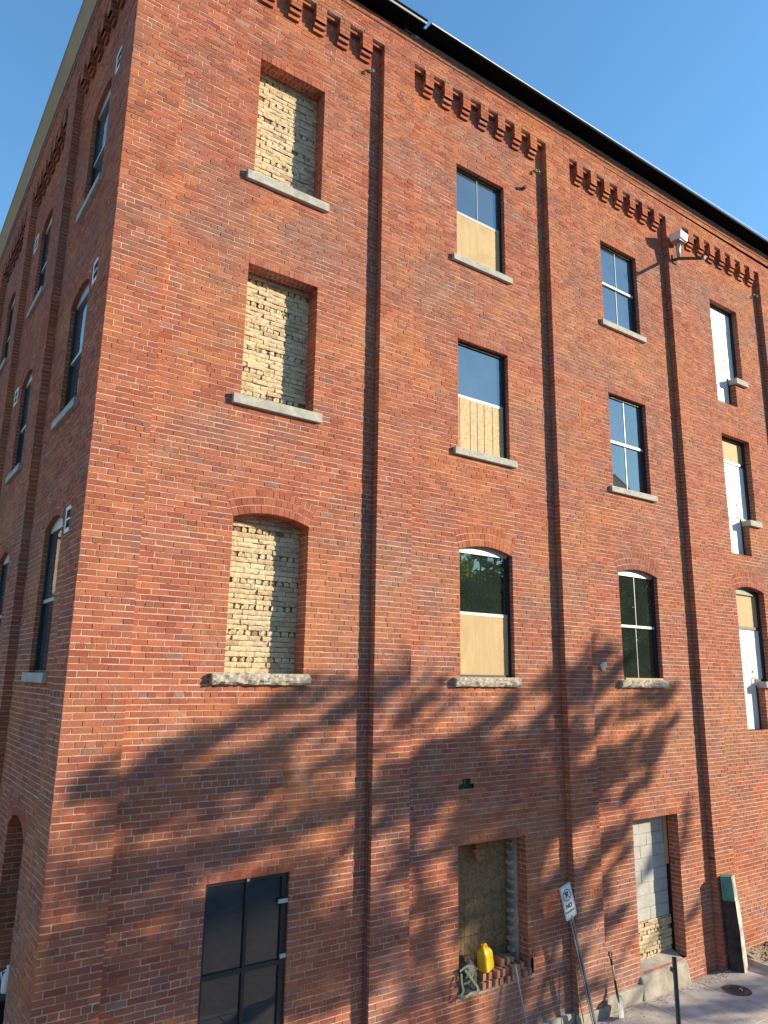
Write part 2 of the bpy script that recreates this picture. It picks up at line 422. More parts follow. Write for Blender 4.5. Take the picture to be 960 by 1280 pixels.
holes[3] += flat_opening(3, 0, .225, ext[3], z0=-4.80, l=9.634, rr=10.965, z1=-2.40)[:1]
DOOR_R = 14.49
for r_ in (1, 2):
    holes[4] += flat_opening(4, r_, D4, ext[4])
    zt = ROWS[r_][1]; zd = {1: 6.36, 2: 2.775}[r_]
    holes[4] += [Rect(13.661, DOOR_R, zd, zt)]
    ext[4].append(lambda mb, zt=zt, zd=zd: reveal(mb, 13.661, DOOR_R, zd, zt, RC, .26, top=False))
holes[4] += arched_opening(4, 3, D4, ext[4]) + [Rect(13.661, DOOR_R, -1.0, 0.0)]
ext[4].append(lambda mb: reveal(mb, 13.661, DOOR_R, -1.0, 0.0, RC, .26, top=False))
for i in range(1, 6):
    u0, u1 = PX[i-1][1], PX[i][0]
    front_panel(i, u0, u1, holes[i], lambda mb, i=i: [e(mb) for e in ext[i]])

# pilasters of the front, with their returns
for (u0, u1) in PX:
    mb = MB()
    wall(mb, (0, 0, 0), (1, 0, 0), FA, u0, u1, ZB, NOTCH)
    if u0 > 0: wall(mb, (u0, 0, 0), (0, 1, 0), (-1, 0, 0), .012, RC-.001, ZB, NOTCH, bond=False)
    wall(mb, (u1, 0, 0), (0, 1, 0), (1, 0, 0), .012, RC-.001, ZB, NOTCH, bond=False)
    mb.build('pilaster', BR, B)

# corbel tables of the front: teeth with stepped undersides between notches with stepped heads
def corbels(L, T0, place, name):
    """L: panel length; place(u, d, z) -> point where d is the depth behind the pilaster face"""
    mb = MB(); nw = .243; per = (L-nw)/7
    def bk(a, b, d, z0, z1):
        t = rtint(); j = lambda: rnd.uniform(-.002, .002)
        p = [place(a+.004+j(), d+j(), z0+.004), place(b-.004+j(), d+j(), z0+.004), place(b-.004, RC+.004, z0+.004), place(a+.004, RC+.004, z0+.004),
             place(a+.004+j(), d+j(), z1-.004), place(b-.004+j(), d+j(), z1-.004), place(b-.004, RC+.004, z1-.004), place(a+.004, RC+.004, z1-.004)]
        mb.hexa(p, 0, t)
    def core(a, b, d, z0, z1):
        p = [place(x, y, z) for z in (z0, z1) for (x, y) in ((a, d), (b, d), (b, RC+.003), (a, RC+.003))]
        mb.hexa(p, 0, (.1, .2, .35))  # core tinted dark so undersides and gaps between corbels look shaded
    c = .0745
    for k in range(8):
        a = k*per
        for s in range(1):      # head of the notch steps back in one course
            dd = .052; z1 = T0
            bk(a, a+nw, dd, z1-c, z1); core(a+.003, a+nw-.003, dd+.007, z1-c+.003, z1+.002)
        if k == 7: break
        a0, a1 = a+nw, a+per
        for s in range(4):
            z1 = T0-s*c
            if s % 2: bk(a0, a1, 0, z1-c, z1)
            else:
                m = (a0+a1)/2+rnd.uniform(-.03, .03); bk(a0, m, 0, z1-c, z1); bk(m, a1, 0, z1-c, z1)
        core(a0+.004, a1-.004, .007, T0-4*c+.004, T0+.002)
        for s in range(2):
            dd = (.036, .078)[s]; z1 = T0-(4+s)*c
            bk(a0, a1, dd, z1-c, z1); core(a0+.004, a1-.004, dd+.007, z1-c+.003, z1+.002)
    return mb.build(name, BR, B)
for i in range(1, 6):
    u0, u1 = PX[i-1][1], PX[i][0]
    corbels(u1-u0, NOTCH, lambda u, d, z, u0=u0: (u0+u, d, z), 'corbel_table')

# frieze above, the thin projecting band and the eaves
SL = .0108
def ztop(u): return 10.755+SL*(u-7)
mb = MB(); wall(mb, (0, 0, 0), (1, 0, 0), FA, 0, 20.5, NOTCH, 10.66)
wall(mb, (0, -.0005, 10.62-SL*7), (1, 0, SL), FA, 0, 20.5, .02, .14)
for i in range(1, 6):     # soffit behind the corbel heads
    mb.face([(PX[i-1][1], .0, NOTCH-.002), (PX[i][0], .0, NOTCH-.002), (PX[i][0], RC, NOTCH-.002), (PX[i-1][1], RC, NOTCH-.002)], 1)
mb.build('frieze', BR, B)
mb = MB()
wall(mb, (0, -.028, ztop(0)), (1, 0, SL), FA, -.02, 20.52, .0, .125, ch=.0625, bond=False)
zz = lambda u: ztop(u)
mb.face([(-.02, -.022, zz(0)), (20.5, -.022, zz(20.5)), (20.5, .005, zz(20.5)), (-.02, .005, zz(0))], 1)
mb.build('brick_band', BR, B)
def sloped(mb, u0, u1, y0, y1, za, zb, m=0):
    """a bar along the eaves between heights za and zb above the band"""
    p = [(u0, y0, ztop(u0)+za), (u1, y0, ztop(u1)+za), (u1, y1, ztop(u1)+za), (u0, y1, ztop(u0)+za),
         (u0, y0, ztop(u0)+zb), (u1, y0, ztop(u1)+zb), (u1, y1, ztop(u1)+zb), (u0, y1, ztop(u0)+zb)]
    mb.hexa(p, m)
mb = MB(); sloped(mb, 4.55, 20.6, -.040, .02, .128, .142, 0); sloped(mb, 4.4, 20.6, -.034, .02, .160, .178, 0)
sloped(mb, -.05, 20.6, -.02, .05, .120, .20, 1); mb.build('flashing', ['flash', 'soffit'], B)
mb = MB()
sloped(mb, 4.74, 20.7, -.335, .3, .20, .25, 0)
def bar_taper(mb, u0, u1, y0, y1, z0, h0, h1, m):
    p = [(u, y, ztop(u)+z) for z in ('b', 't') for (u, y) in ((u0, y0), (u1, y0), (u1, y1), (u0, y1))  for z in [z0 if z == 'b' else z0+(h0 if u == u0 else h1)]]
    mb.hexa(p, m)
bar_taper(mb, 4.74, 20.7, -.350, -.337, .215, .022, .115, 1)
mb.build('eaves', ['soffit', 'fascia'], B)
mb = MB()
sloped(mb, -.25, 4.655, -.29, .3, .195, .235, 0); sloped(mb, -.25, 4.665, -.306, -.292, .200, .245, 1); sloped(mb, -.27, 4.67, -.325, .3, .247, .275, 0)
for k in range(9): sloped(mb, -.2+k*.55, -.19+k*.55, -.24, 0, .190, .196, 0)
mb.build('gutter', ['soffit', 'alu'], B)

# ------------------------------------------------------------------ windows of the front
def sill(parent, l, r, ztop_, th, rough=False, y0=RC-.062, y1=RC+.14, mat=None):
    mb = MB()
    if not rough:
        mb.box(l, r, y0, y1, ztop_-th, ztop_, j=.003); o = mb.build('sill', mat or 'stone', parent, bevel=.006)
    else:
        n = 26; rows = 5; g = []
        for k in range(rows+1):
            g.append([(l+(r-l)*q/n+(rnd.uniform(-.012, .012) if 0 < q < n else 0), y0+rnd.uniform(-.022, .012)+(.02 if k in (0, rows) else 0), ztop_-th+th*k/rows+(rnd.uniform(-.008, .008))) for q in range(n+1)])
        for k in range(rows):
            for q in range(n):
                mb.face([g[k][q], g[k][q+1], g[k+1][q+1]], 0); mb.face([g[k][q], g[k+1][q+1], g[k+1][q]], 0)
        top, bt = g[rows], g[0]
        mb.face(top+[(r, y1, ztop_), (l, y1, ztop_)]); mb.face(bt+[(r, y1, ztop_-th), (l, y1, ztop_-th)])
        mb.face([g[k][0] for k in range(rows+1)]+[(l, y1, ztop_), (l, y1, ztop_-th)])
        mb.face([g[k][n] for k in range(rows+1)]+[(r, y1, ztop_), (r, y1, ztop_-th)])
        o = mb.build('sill', 'rockstone', parent)
    return o

def window(l, r, z0, z1, rail, D=DW, arch=None, muntin=True, board=None, glass='glass_sky', mats=('charcoal', 'alu'), plane='A', fr=.05):
    """frame (the part) > sash, pane, board; plane A: front, B: side"""
    y = RC+D
    def pt(u, d, z): return (u, y+d, z) if plane == 'A' else (RC+D+d, u, z)
    def bx(mb, a, b, d0, d1, za, zb, m=0):
        mb.hexa([pt(x, d, z) for z in (za, zb) for (x, d) in ((a, d0), (b, d0), (b, d1), (a, d1))], m)
    fm = MB()
    bx(fm, l, l+fr, -.012, .10, z0, z1); bx(fm, r-fr, r, -.012, .10, z0, z1)
    bx(fm, l+fr, r-fr, -.010, .10, z0, z0+.035)
    if arch is None: bx(fm, l+fr, r-fr, -.012, .10, z1-fr, z1)
    else:
        n = 14; hb = z1-.03
        for q in range(n):        # arched head of pale metal
            t0 = -arch.half+2*arch.half*q/n; t1 = -arch.half+2*arch.half*(q+1)/n
            xa, xb = arch.cx+arch.R*math.sin(t0), arch.cx+arch.R*math.sin(t1)
            za, zb = arch.cz+arch.R*math.cos(t0), arch.cz+arch.R*math.cos(t1)
            fm.hexa([pt(xa, -.005, hb), pt(xb, -.005, hb), pt(xb, .1, hb), pt(xa, .1, hb), pt(xa, -.005, za), pt(xb, -.005, zb), pt(xb, .1, zb), pt(xa, .1, za)], 1)
    w = fm.build('window', mats, B)
    zt = z1-(fr if arch is None else .03)
    if rail is not None:
        s = MB(); bx(s, l+fr, r-fr, .000, .05, rail-.022, rail+.026); s.build('sash_rail', mats[1], w)
    def pane(za, zb, d):
        p = MB(); bx(p, l+fr, r-fr, d, d+.012, za, zb); p.build('pane', glass, w)
        if muntin:
            q = MB(); c = (l+r)/2; bx(q, c-.006, c+.006, d-.010, d-.001, za, zb); q.build('muntin', mats[1], w)
    if rail is None: pane(z0+.035, zt, .03)
    else:
        pane(rail+.026, zt, .018)
        if board: 
            q = MB(); bx(q, l+fr, r-fr, .004, .018, z0+.035, rail-.022)
            if board == 'osb':
                for s_ in (.06, .28, .43, .58, .76):
                    c = l+fr+(r-l-2*fr)*s_; bx(q, c-.004, c+.004, .002, .0045, z0+.035, rail-.023, 1)
            q.build('plywood_sheet', [M[board], M['timber']], w)
        else: pane(z0+.035, rail-.022, .036)
    return w

def infill(l, r, z0, z1, y, parent_name, ch=.067, arch=None, seed=0):
    """worn cream brick blocking; every fifth course is headers with open gaps between them"""
    mb = MB(); top = z1 if arch is None else arch.zs+arch.h
    mb.face([(l, y+.022, z0), (r, y+.022, z0), (r, y+.022, top), (l, y+.022, top)], 1)
    k = 0; z = z0
    J = lambda s=.006: rnd.uniform(-s, s)
    while z < top-.01:
        z2 = min(z+ch*rnd.uniform(.93, 1.07), top); hdr = k % 5 == 2
        L = .106 if hdr else .214; x = l-(k % 2)*L*.5-rnd.uniform(0, .02)
        if hdr: mb.face([(l, y+.0215, z), (r, y+.0215, z), (r, y+.0215, z2), (l, y+.0215, z2)], 0, (.9, .3, .82))  # dark strip behind the headers paints the shade of the gaps
        while x < r:
            w = L*rnd.uniform(.94, 1.05); a, b = max(x, l), min(x+w, r); x += w
            if b-a < .02: continue
            if arch is not None and z2 > arch.cz+math.sqrt(max(0, arch.R**2-((a+b)/2-arch.cx)**2))+.03: continue
            gone = rnd.random() < (.06 if hdr else .012); d = J(.010)
            if gone: d = .016
            g0, g1 = (rnd.uniform(.004, .022), rnd.uniform(.012, .040)) if hdr and rnd.random() < .75 else (.003, .003)
            t = (rnd.random(), rnd.random(), .75 if gone else 0)  # gone bricks only sink a little; hole shade comes from the tint
            e = .0035; n = 3
            sl0, sl1 = (rnd.choice((0, g1)), rnd.choice((g1, 0))) if hdr else (0, 0)
            row = lambda za, aa, bb, dd: [(aa+(bb-aa)*q/n, y+dd+J(), za+J(.004)) for q in range(n+1)]
            lo = row(z+e, a+g0, b-g0, d); md = row((z+z2)/2, a+g0*.7, b-g0*.7, d-.005); hi = row(z2-e, a+g0+sl0, b-g0-sl1, d)
            for A_, B_ in ((lo, md), (md, hi)):
                for q in range(n): mb.face([A_[q], A_[q+1], B_[q+1], B_[q]], 0, t)
            per = lo+hi[::-1]
            for q in range(len(per)):
                p0, p1 = per[q], per[(q+1) % len(per)]
                mb.face([p0, p1, (p1[0], y+.03, p1[2]), (p0[0], y+.03, p0[2])], 0, (t[0], t[1], .3))
        z = z2; k += 1
    return mb.build(parent_name, ['cream', 'cream_mortar'], B)

def blocked(c, r, label):
    l, rr, z0, z1 = H(c, r)
    if r == 1: z0 = ROWS_1
    a = Arch(l, rr, z0, z1, .10, 0) if r == 3 else None
    w = infill(l-.02, rr+.02, z0, z1, RC+DI-.01, 'blocked_window', arch=a); w['label'] = label
    if r == 3: sill(w, 1.672, 3.03, -.003, .132, True, y0=RC-.075, y1=RC+DI)
    else: sill(w, l-.125, rr+.115, z0+(-.005), .135, y1=RC+DI)
    return w
blocked(1, 1, 'tall opening bricked up with ragged cream brick over a smooth stone sill')
blocked(1, 2, 'opening bricked up with ragged cream brick')
blocked(1, 3, 'arched opening bricked up with cream brick over a rock-faced sill')

def sill_for(w, c, r):
    l, rr, z0, z1 = H(c, r)
    if r == 3: sill(w, l-.145, rr+.07, -.012, .128, True, y0=RC-.075)
    else: sill(w, l-.12, rr+.12, z0+.01, .115)
w = window(*H(2, 1), 8.04, board='ply'); w['label'] = 'window with a smooth plywood sheet over its lower half'; sill_for(w, 2, 1)
w = window(*H(2, 2), 4.585, board='osb', muntin=False); w['label'] = 'window with strand board over its lower half'; sill_for(w, 2, 2)
w = window(*H(2, 3), .975, arch=Arch(*H(2, 3), .10, 0), board='ply', muntin=False, glass='glass_dark'); w['label'] = 'arched window with plywood over its lower half'; sill_for(w, 2, 3)
w = window(*H(3, 1), 8.04); sill_for(w, 3, 1)
w = window(*H(3, 2), 4.59); sill_for(w, 3, 2)
w = window(*H(3, 3), .98, arch=Arch(*H(3, 3), .10, 0), glass='glass_dark'); w['label'] = 'arched window reflecting green trees'; sill_for(w, 3, 3)
mb = MB(); mb.box(9.66, 10.80, RC-.01, RC+.10, -.008, .03, j=.004); mb.build('sill_board', 'ply', w)

# the narrow white doors cut down through the sills of the fourth bay
def white_door(r, zd, trans):
    l, rr, z0, z1 = H(4, r); y = RC+D4; fm = MB(); f = .075
    fm.box(rr-f, rr, y-.03, y+.09, z0, z1+ (0 if r < 3 else -.02)); fm.box(l, l+.04, y-.02, y+.09, zd, z1)
    fm.box(l+.04, rr-f, y-.03, y+.09, z1-.07, z1+(.0 if r < 3 else .03)); fm.box(DOOR_R-.05, rr-f, y-.02, y+.09, z0, z0+.06)
    if trans: fm.box(l+.04, rr-f, y-.015, y+.09, trans-.03, trans+.03)
    fm.box(DOOR_R-.045, DOOR_R-.0, y-.005, y+.09, zd, z0)
    fm.box(DOOR_R-.02, rr-f-.001, y+.012, y+.09, z0+.06, (trans-.03 if trans else z1-.07), 1)
    if r == 3:
        a = Arch(l, rr, z0, z1, .1, 0)
        for q in range(12):
            t0 = -a.half+2*a.half*q/12; t1 = -a.half+2*a.half*(q+1)/12
            xa, xb = a.cx+a.R*math.sin(t0), a.cx+a.R*math.sin(t1); za, zb = a.cz+a.R*math.cos(t0), a.cz+a.R*math.cos(t1)
            fm.hexa([(xa, y-.02, z1), (xb, y-.02, z1), (xb, y+.09, z1), (xa, y+.09, z1), (xa, y-.02, za), (xb, y-.02, zb), (xb, y+.09, zb), (xa, y+.09, za)], 2)
    fr = fm.build('door_frame', ['charcoal', 'white', 'steel'], B)
    top = trans-.03 if trans else z1-.07
    d = MB(); d.box(l+.04, DOOR_R-.046 , y+.008, y+.05, zd, top); dl = d.build('door_leaf', 'white', fr)
    if trans:
        q = MB(); q.box(l+.04, rr-f, y+.010, y+.05, trans+.03, z1-.07+(0 if r < 3 else -.0)); q.build('plywood_sheet', 'ply', fr)
    else:
        q = MB(); q.box(l+.04, rr-f, y+.006, y+.05, z1-.55, z1-.071); q.build('transom_panel', 'white', fr)
    q = MB(); q.box(l+.50, l+.545, y+.004, y+.010, zd+1.15, zd+1.72); q.build('vision_slot', 'alu', fr)
    hx_ = DOOR_R-.13
    q = MB(); q.tube([(hx_, y+.01, zd+.93), (hx_, y-.04, zd+.93), (hx_, y-.05, zd+.95), (hx_, y-.05, zd+1.06), (hx_, y-.04, zd+1.08), (hx_, y+.01, zd+1.08)], .012, 8); q.build('handle', 'alu', fr)
    q = MB(); q.tube([(hx_+.01, y-.014, zd+1.22), (hx_+.01, y+.01, zd+1.22)], .025); q.build('lock', 'alu', fr)
    sill(fr, DOOR_R-.06, rr+.11, z0+.005, .135, y0=RC-.075, y1=RC+D4-.02)
    return fr
white_door(1, 6.36, None)['label'] = 'white door under a white transom panel'
white_door(2, 2.775, 4.98)['label'] = 'white door under a wooden transom panel'
white_door(3, -1.0, 1.16)['label'] = 'white door in an arched opening'

# dark glazed doors at ground level
l, r, z1 = 1.785, 2.873, -2.377; y = RC+.055
fm = MB(); zt = z1
for a, b in ((l, l+.035), (2.305, 2.345), (r-.085, r)): fm.box(a, b, y-.02, y+.08, GZ, zt)
fm.box(l+.035, r-.085, y-.018, y+.08, zt-.045, zt); fm.box(l+.035, r-.085, y-.016, y+.08, -3.40, -3.345); fm.box(l+.035, r-.085, y-.016, y+.08, GZ, GZ+.12)
gd = fm.build('glazed_door', 'charcoal', B); gd['label'] = 'dark framed glazed double door without boards'
for a, b in ((l+.035, 2.305), (2.345, r-.085)):
    for za, zb in ((GZ+.12, -3.40), (-3.345, zt-.045)):
        q = MB(); q.box(a, b, y+.01, y+.02, za, zb); q.build('pane', 'glass_door', gd)
for x, z in ((2.74, -2.72), (2.79, -3.33)):
    q = MB(); q.box(x, r-.005, y-.045, y-.021, z, z+.045); q.build('clip', 'alu', gd)
q = MB(); q.box(2.31, 2.345, y-.035, y-.021, z1-.042, z1-.012); q.build('clip', 'alu', gd)

# opening with strand board, wire mesh, toothed mortar jamb
y = RC+.35; q = MB()
q.box(5.60, 7.0, y, y+.015, -4.4, -2.36); ob = q.build('boarded_opening', 'osbdark', B); ob['label'] = 'ground floor opening closed with strand board, its shade toned in, behind wire mesh'
q = MB()
for k in range(6): q.box(5.80+k*.195, 5.8035+k*.195, y-.03, y-.026, -4.4, -3.12+.05*math.sin(k))
for k in range(5): q.box(5.61, 6.92, y-.036, y-.030, -4.22+k*.25, -4.2165+k*.25)
q.build('wire_mesh', 'rust', ob)
q = MB(); q.box(6.925, 6.985, RC+.192, y, -4.33, -2.38); z = -4.3
while z < -2.45:
    h = rnd.uniform(.07, .10); q.box(6.925-rnd.uniform(.035, .075), 6.926, RC+.20+rnd.uniform(0, .03), y-.03, z, z+h*.62, j=.008); z += h*1.55
q.build('toothed_jamb', 'concrete', ob)
q = MB(); q.box(5.606, 5.66, RC+.192, y, -4.33, -2.38); q.box(5.606, 6.985, RC+.192, y, -2.378, -2.34); q.build('inner_lining', 'brick', ob)
q = MB()
for k in range(5):
    x = 6.18+.03*math.sin(k*2.1); z = -2.40-k*.062; q.box(x-.05+k*.006, x+.05-k*.004, RC+.22, RC+.29, z-.06, z, 0, rtint(), j=.012)
q.build('hanging_brick_fragment', ['brick'], ob)
q = MB(); q.tube([(6.24, RC+.26, -2.64), (6.45, RC+.24, -2.63), (6.66, RC+.22, -2.72)], .006); q.build('tie_wire', 'darksteel', ob)
q = MB(); q.box(5.55, 7.10, RC-.0, y, -4.36, -4.315, j=.006); q.build('ledge', 'concrete', ob)
q = MB(); q.box(6.99, 7.088, RC+.05, RC+.06, -4.33, -4.10); q.build('broken_corner', 'loosebrick', ob)

# doorway blocked with grey concrete blocks over rough brick
y = RC+.285; l, r = 9.634, 10.965; q = MB(); rb = r-.025
q.face([(l, y+.012, -4.15), (rb, y+.012, -4.15), (rb, y+.012, -2.40), (l, y+.012, -2.40)], 1)
z = -4.16; k = 0
while z < -2.42:
    z2 = min(z+.205, -2.40); x = l-.05-(k % 2)*.2
    while x < rb:
        a, b = max(x, l), min(x+.40, rb); x += .40
        if b-a > .03: q.box(a+.004, b-.004, y+rnd.uniform(-.005, .004), y+.1, z+.004, z2-.004, 0, j=.003)
    z = z2; k += 1
bd = q.build('blocked_doorway', ['block', 'blockjoint'], B); bd['label'] = 'doorway walled up with grey concrete blocks over rough cream brick'
mbx = infill(l, rb, -4.86, -4.16, y-.02, 'rough_brick_base'); mbx.parent = bd; mbx.location = (0, 0, 0)
q = MB(); q.box(rb, r, y+.2, y+.21, -4.86, -2.40); q.build('gap_shade', 'voidshade', bd)  # black panel painting the unlit slit beside the blocks
q = MB(); q.box(rb-.045, rb+.02, y-.045, y-.008, -3.30, -2.41); q.build('jamb_strip', 'ply', bd)
q = MB(); q.box(l, r, RC+.226, y+.2, -2.398, -2.38); q.build('lintel_soffit', 'concrete', bd)
q = MB(); q.box(r, r+.01, RC+.226, y+.21, -4.8, -2.40); q.build('inner_jamb', 'voidshade', bd)  # jamb coloured black to stand for the shade behind the blocks
# hole knocked in the second panel
q = MB(); q.box(5.60, 5.96, RC+.07, RC+.08, -1.63, -1.45); q.box(5.74, 5.78, RC+.02, RC+.07, -1.55, -1.48, j=.01); q.box(5.60, 5.96, RC+.006, RC+.08, -1.628, -1.617); q.build('brick_hole', 'canvas', B)  # borrowed dark colour paints the shade inside the hole

# little fixings on the wall
for x, z in ((3.80, 9.80), (7.74, 9.70), (15.80, 9.72)):
    q = MB(); q.box(x-.04, x+.02, .085, RC+.01, z-.025, z+.025, 0, j=.008); q.tube([(x-.01, .09, z), (x-.01, .04, z-.01), (x-.01, .035, z-.05)], .009, 8)
    q.tube([(x-.01, .035, z-.03), (x-.01, .035, z-.085)], [.018, .026], 10); q.build('wire_bracket', 'bracket', B)
q = MB(); q.tube([(7.35, RC+.02, 9.14), (7.33, RC-.10, 9.13)], .035, 12); q.build('pipe_stub', 'rust', B)
q = MB()
for k in range(7): q.box(9.02+rnd.uniform(-.08, .04), 9.06+rnd.uniform(0, .07), RC-.014-rnd.random()*.01, RC+.005, .21+rnd.uniform(-.07, .02), .25+rnd.uniform(0, .05), j=.012)
q.build('plaster_patch', 'patch', B)
q = MB(); q.tube([(3.99, .09, -1.43), (3.99, .03, -1.43)], .03, 10); q.tube([(3.985, .07, -1.45), (3.985, .07, -5.1)], .008, 8); q.build('downpipe_wire', 'darksteel', B)

# concrete footing
q = MB(); q.box(7.60, 7.915, RC-.05, RC+.02, ZB, -4.99, j=.006); q.box(7.90, 8.64, -.035, .05, ZB, -5.02, j=.008); q.box(8.63, 9.62, RC-.05, RC+.02, ZB, -4.955, j=.01)
q.box(5.0, 7.60, RC-.04, RC+.02, ZB, -5.0, j=.006)
q.build('footing', 'concrete', B, bevel=.012)
q = MB()
P = [(9.57, .01), (10.93, .01), (10.97, RC+.33), (9.60, RC+.33)]
q.hexa([(x, y_, GZ-.2) for x, y_ in P]+[(9.60, .09, -4.86), (10.88, .05, -4.84), (10.95, RC+.34, -4.70), (9.62, RC+.34, -4.73)], 0)
q.build('door_step', 'concrete', B, bevel=.03)
# ------------------------------------------------------------------ the shaded side of the building
VY = [(0, .66)]+[(3.82+3.95*k, 4.47+3.95*k) for k in range(5)]
VW = [(1.64+3.98*k, 2.72+3.98*k) for k in range(4)]
BROWS = [(8.80, 7.05), (5.42, 3.60), (1.93, -.03)]
WD = .085
for k in range(5):
    v0, v1 = VY[k][1], VY[k+1][0]; hs = []; mb = MB(); todo = []
    if k < 4:
        l, r = VW[k]
        for (zs, z0) in BROWS:
            a = Arch(l, r, z0, zs, .14, .216); hs.append(a); todo.append((a, WD+.03))
    if k == 0:
        a = Arch(1.82, 2.93, GZ, -2.02, .20, .216); hs.append(a); todo.append((a, .75))
    wall(mb, (RC, 0, 0), (0, 1, 0), FB, v0, v1, ZB, NOTCH+.02, hs)
    for a, D in todo:
        arch_ring(mb, a, pB(RC), D, rings=2)
        wall(mb, (RC, a.r, 0), (1, 0, 0), (0, -1, 0), .012, D, a.z0, a.zs+.02, bond=False, md=-.004)
        wall(mb, (RC, a.l, 0), (1, 0, 0), (0, 1, 0), .012, D, a.z0, a.zs+.02, bond=False, md=-.004)
    mb.build('wall', BR, B)
    corbels(v1-v0, NOTCH-.02, lambda v, d, z, v1=v1: (d, v1-v, z), 'corbel_table')
for (v0, v1) in VY:
    mb = MB(); wall(mb, (0, 0, 0), (0, 1, 0), FB, v0, v1, ZB, NOTCH)
    if v0 > 0: wall(mb, (0, v0, 0), (1, 0, 0), (0, -1, 0), .012, RC-.001, ZB, NOTCH, bond=False)
    wall(mb, (0, v1, 0), (1, 0, 0), (0, 1, 0), .012, RC-.001, ZB, NOTCH, bond=False)
    mb.build('pilaster', BR, B)
VE = VY[-1][1]
mb = MB(); wall(mb, (0, 0, 0), (0, 1, 0), FB, 0, VE, NOTCH, 10.98)
wall(mb, (-.026, 0, 0), (0, 1, 0), FB, -.03, VE, 10.90, 11.02, bond=False)
mb.face([(-.02, -.02, 10.90), (-.02, VE, 10.90), (.0, VE, 10.90), (.0, -.02, 10.90)], 1)
for k in range(5): mb.face([(0, VY[k][1], NOTCH-.022), (0, VY[k+1][0], NOTCH-.022), (RC, VY[k+1][0], NOTCH-.022), (RC, VY[k][1], NOTCH-.022)], 1)
mb.build('frieze', BR, B)
mb = MB(); mb.box(-.05, .05, -.05, VE, 11.02, 11.05, 0); mb.box(-.036, .05, -.04, VE, 11.05, 11.085, 1); mb.build('flashing', ['flash', 'soffit'], B)
mb = MB()
SO = [(.02, 11.085), (-.03, 11.088), (-.165, 11.25), (-.18, 11.262), (-.18, 11.28), (.3, 11.29)]
for (xa, za), (xb, zb) in zip(SO, SO[1:]): mb.face([(xa, -.02, za), (xb, -.02, zb), (xb, VE+.1, zb), (xa, VE+.1, za)], 0)
mb.face([(x, -.02, z) for x, z in SO]+[(.3, -.02, 11.085)], 0); mb.face([(x, VE+.1, z) for x, z in SO]+[(.3, VE+.1, 11.085)], 0)
mb.box(-.19, .3, -.03, VE+.1, 11.282, 11.297, 1)
for k in range(7): mb.hexa([(x, 1.2+k*3.0+dy, z+dz) for dz in (-.004, 0) for (x, z, dy) in ((-.032, 11.088, 0), (-.032, 11.088, .008), (-.163, 11.248, .008), (-.163, 11.248, 0))], 1)
mb.build('eaves', ['brownsoffit', 'flash'], B)

for k in range(4):
    l, r = VW[k]
    for q, (zs, z0) in enumerate(BROWS):
        w = window(l, r, z0, zs, z0+(zs-z0)*.49, D=WD-.012, arch=Arch(l, r, z0, zs, .14, 0), muntin=False, plane='B', mats=('charcoal', 'flash'), fr=.06)
        mb = MB(); mb.box(RC-.06, RC+WD+.05, l-.13, r+.13, z0-.125, z0-.002, j=.004); mb.build('sill', 'stone', w, bevel=.006)
        va = l-.59 if k == 0 else r+.32
        vz = zs-.28+(.06 if q else .12)
        f = MB(); vw = .36
        f.box(RC-.016, RC+.02, va, va+.045, vz, vz+.34); f.box(RC-.016, RC+.02, va+vw-.045, va+vw, vz, vz+.34)
        f.box(RC-.016, RC+.02, va+.045, va+vw-.045, vz, vz+.05); f.box(RC-.016, RC+.02, va+.045, va+vw-.045, vz+.29, vz+.34); f.box(RC-.014, RC+.02, va+.045, va+vw-.045, vz+.158, vz+.182)
        f.box(RC-.008, RC+.0, va+.04, va+vw-.04, vz+.04, vz+.3, 1)
        if k < 2:
            vn = f.build('vent', ['white', 'voidshade'], B)
            s = MB()
            for n_ in range(4): s.hexa([(RC-.012+dx, va+.046+dy*(vw-.092), vz+.058+n_*.06+dz+dx*1.2) for dz in (0, .004) for dx, dy in ((0, 0), (0, 1), (.004, 1), (.004, 0))], 0)
            s.build('slat', 'black', vn)
# deep arched doorway of the side
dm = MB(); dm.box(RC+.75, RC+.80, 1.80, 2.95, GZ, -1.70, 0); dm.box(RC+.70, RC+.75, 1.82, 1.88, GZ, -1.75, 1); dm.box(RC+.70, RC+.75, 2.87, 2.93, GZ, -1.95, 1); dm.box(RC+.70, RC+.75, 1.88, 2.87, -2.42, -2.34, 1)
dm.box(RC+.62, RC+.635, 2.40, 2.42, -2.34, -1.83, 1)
d_ = dm.build('arched_doorway', ['voidshade', 'charcoal'], B)
mb = MB(); mb.tube([(RC+.72, 1.98, -4.1), (RC+.64, 1.98, -4.1), (RC+.64, 1.98, -3.9)], .014); mb.build('handle', 'steel', d_)
# roof and the two walls nobody sees
mb = MB(); mb.face([(-.02, -.02, 11.17), (20.6, -.02, 11.2), (20.6, VE, 11.2), (-.02, VE, 11.17)], 0); mb.build('roof', 'gravelroof', B)
mb = MB(); wall(mb, (20.5, 0, 0), (0, 1, 0), (1, 0, 0), 0, VE, ZB, 11.15, ch=CH*4, bl=BL*3); wall(mb, (0, VE, 0), (1, 0, 0), (0, 1, 0), 0, 20.5, ZB, 11.15, ch=CH*4, bl=BL*3)
mb.build('rear_wall', BR, B)

# ------------------------------------------------------------------ ground
def sheet(name, mat, x0, x1, y0, y1, z, n=1, th=None):
    mb = MB()
    if th is None: mb.face([(x0, y0, z), (x1, y0, z), (x1, y1, z), (x0, y1, z)])
    else: mb.box(x0, x1, y0, y1, z-th, z)
    o = mb.build(name, mat); o['kind'] = 'structure'; return o
sheet('ground', 'asphalt', -400, 400, -400, 400, GZ-.16)
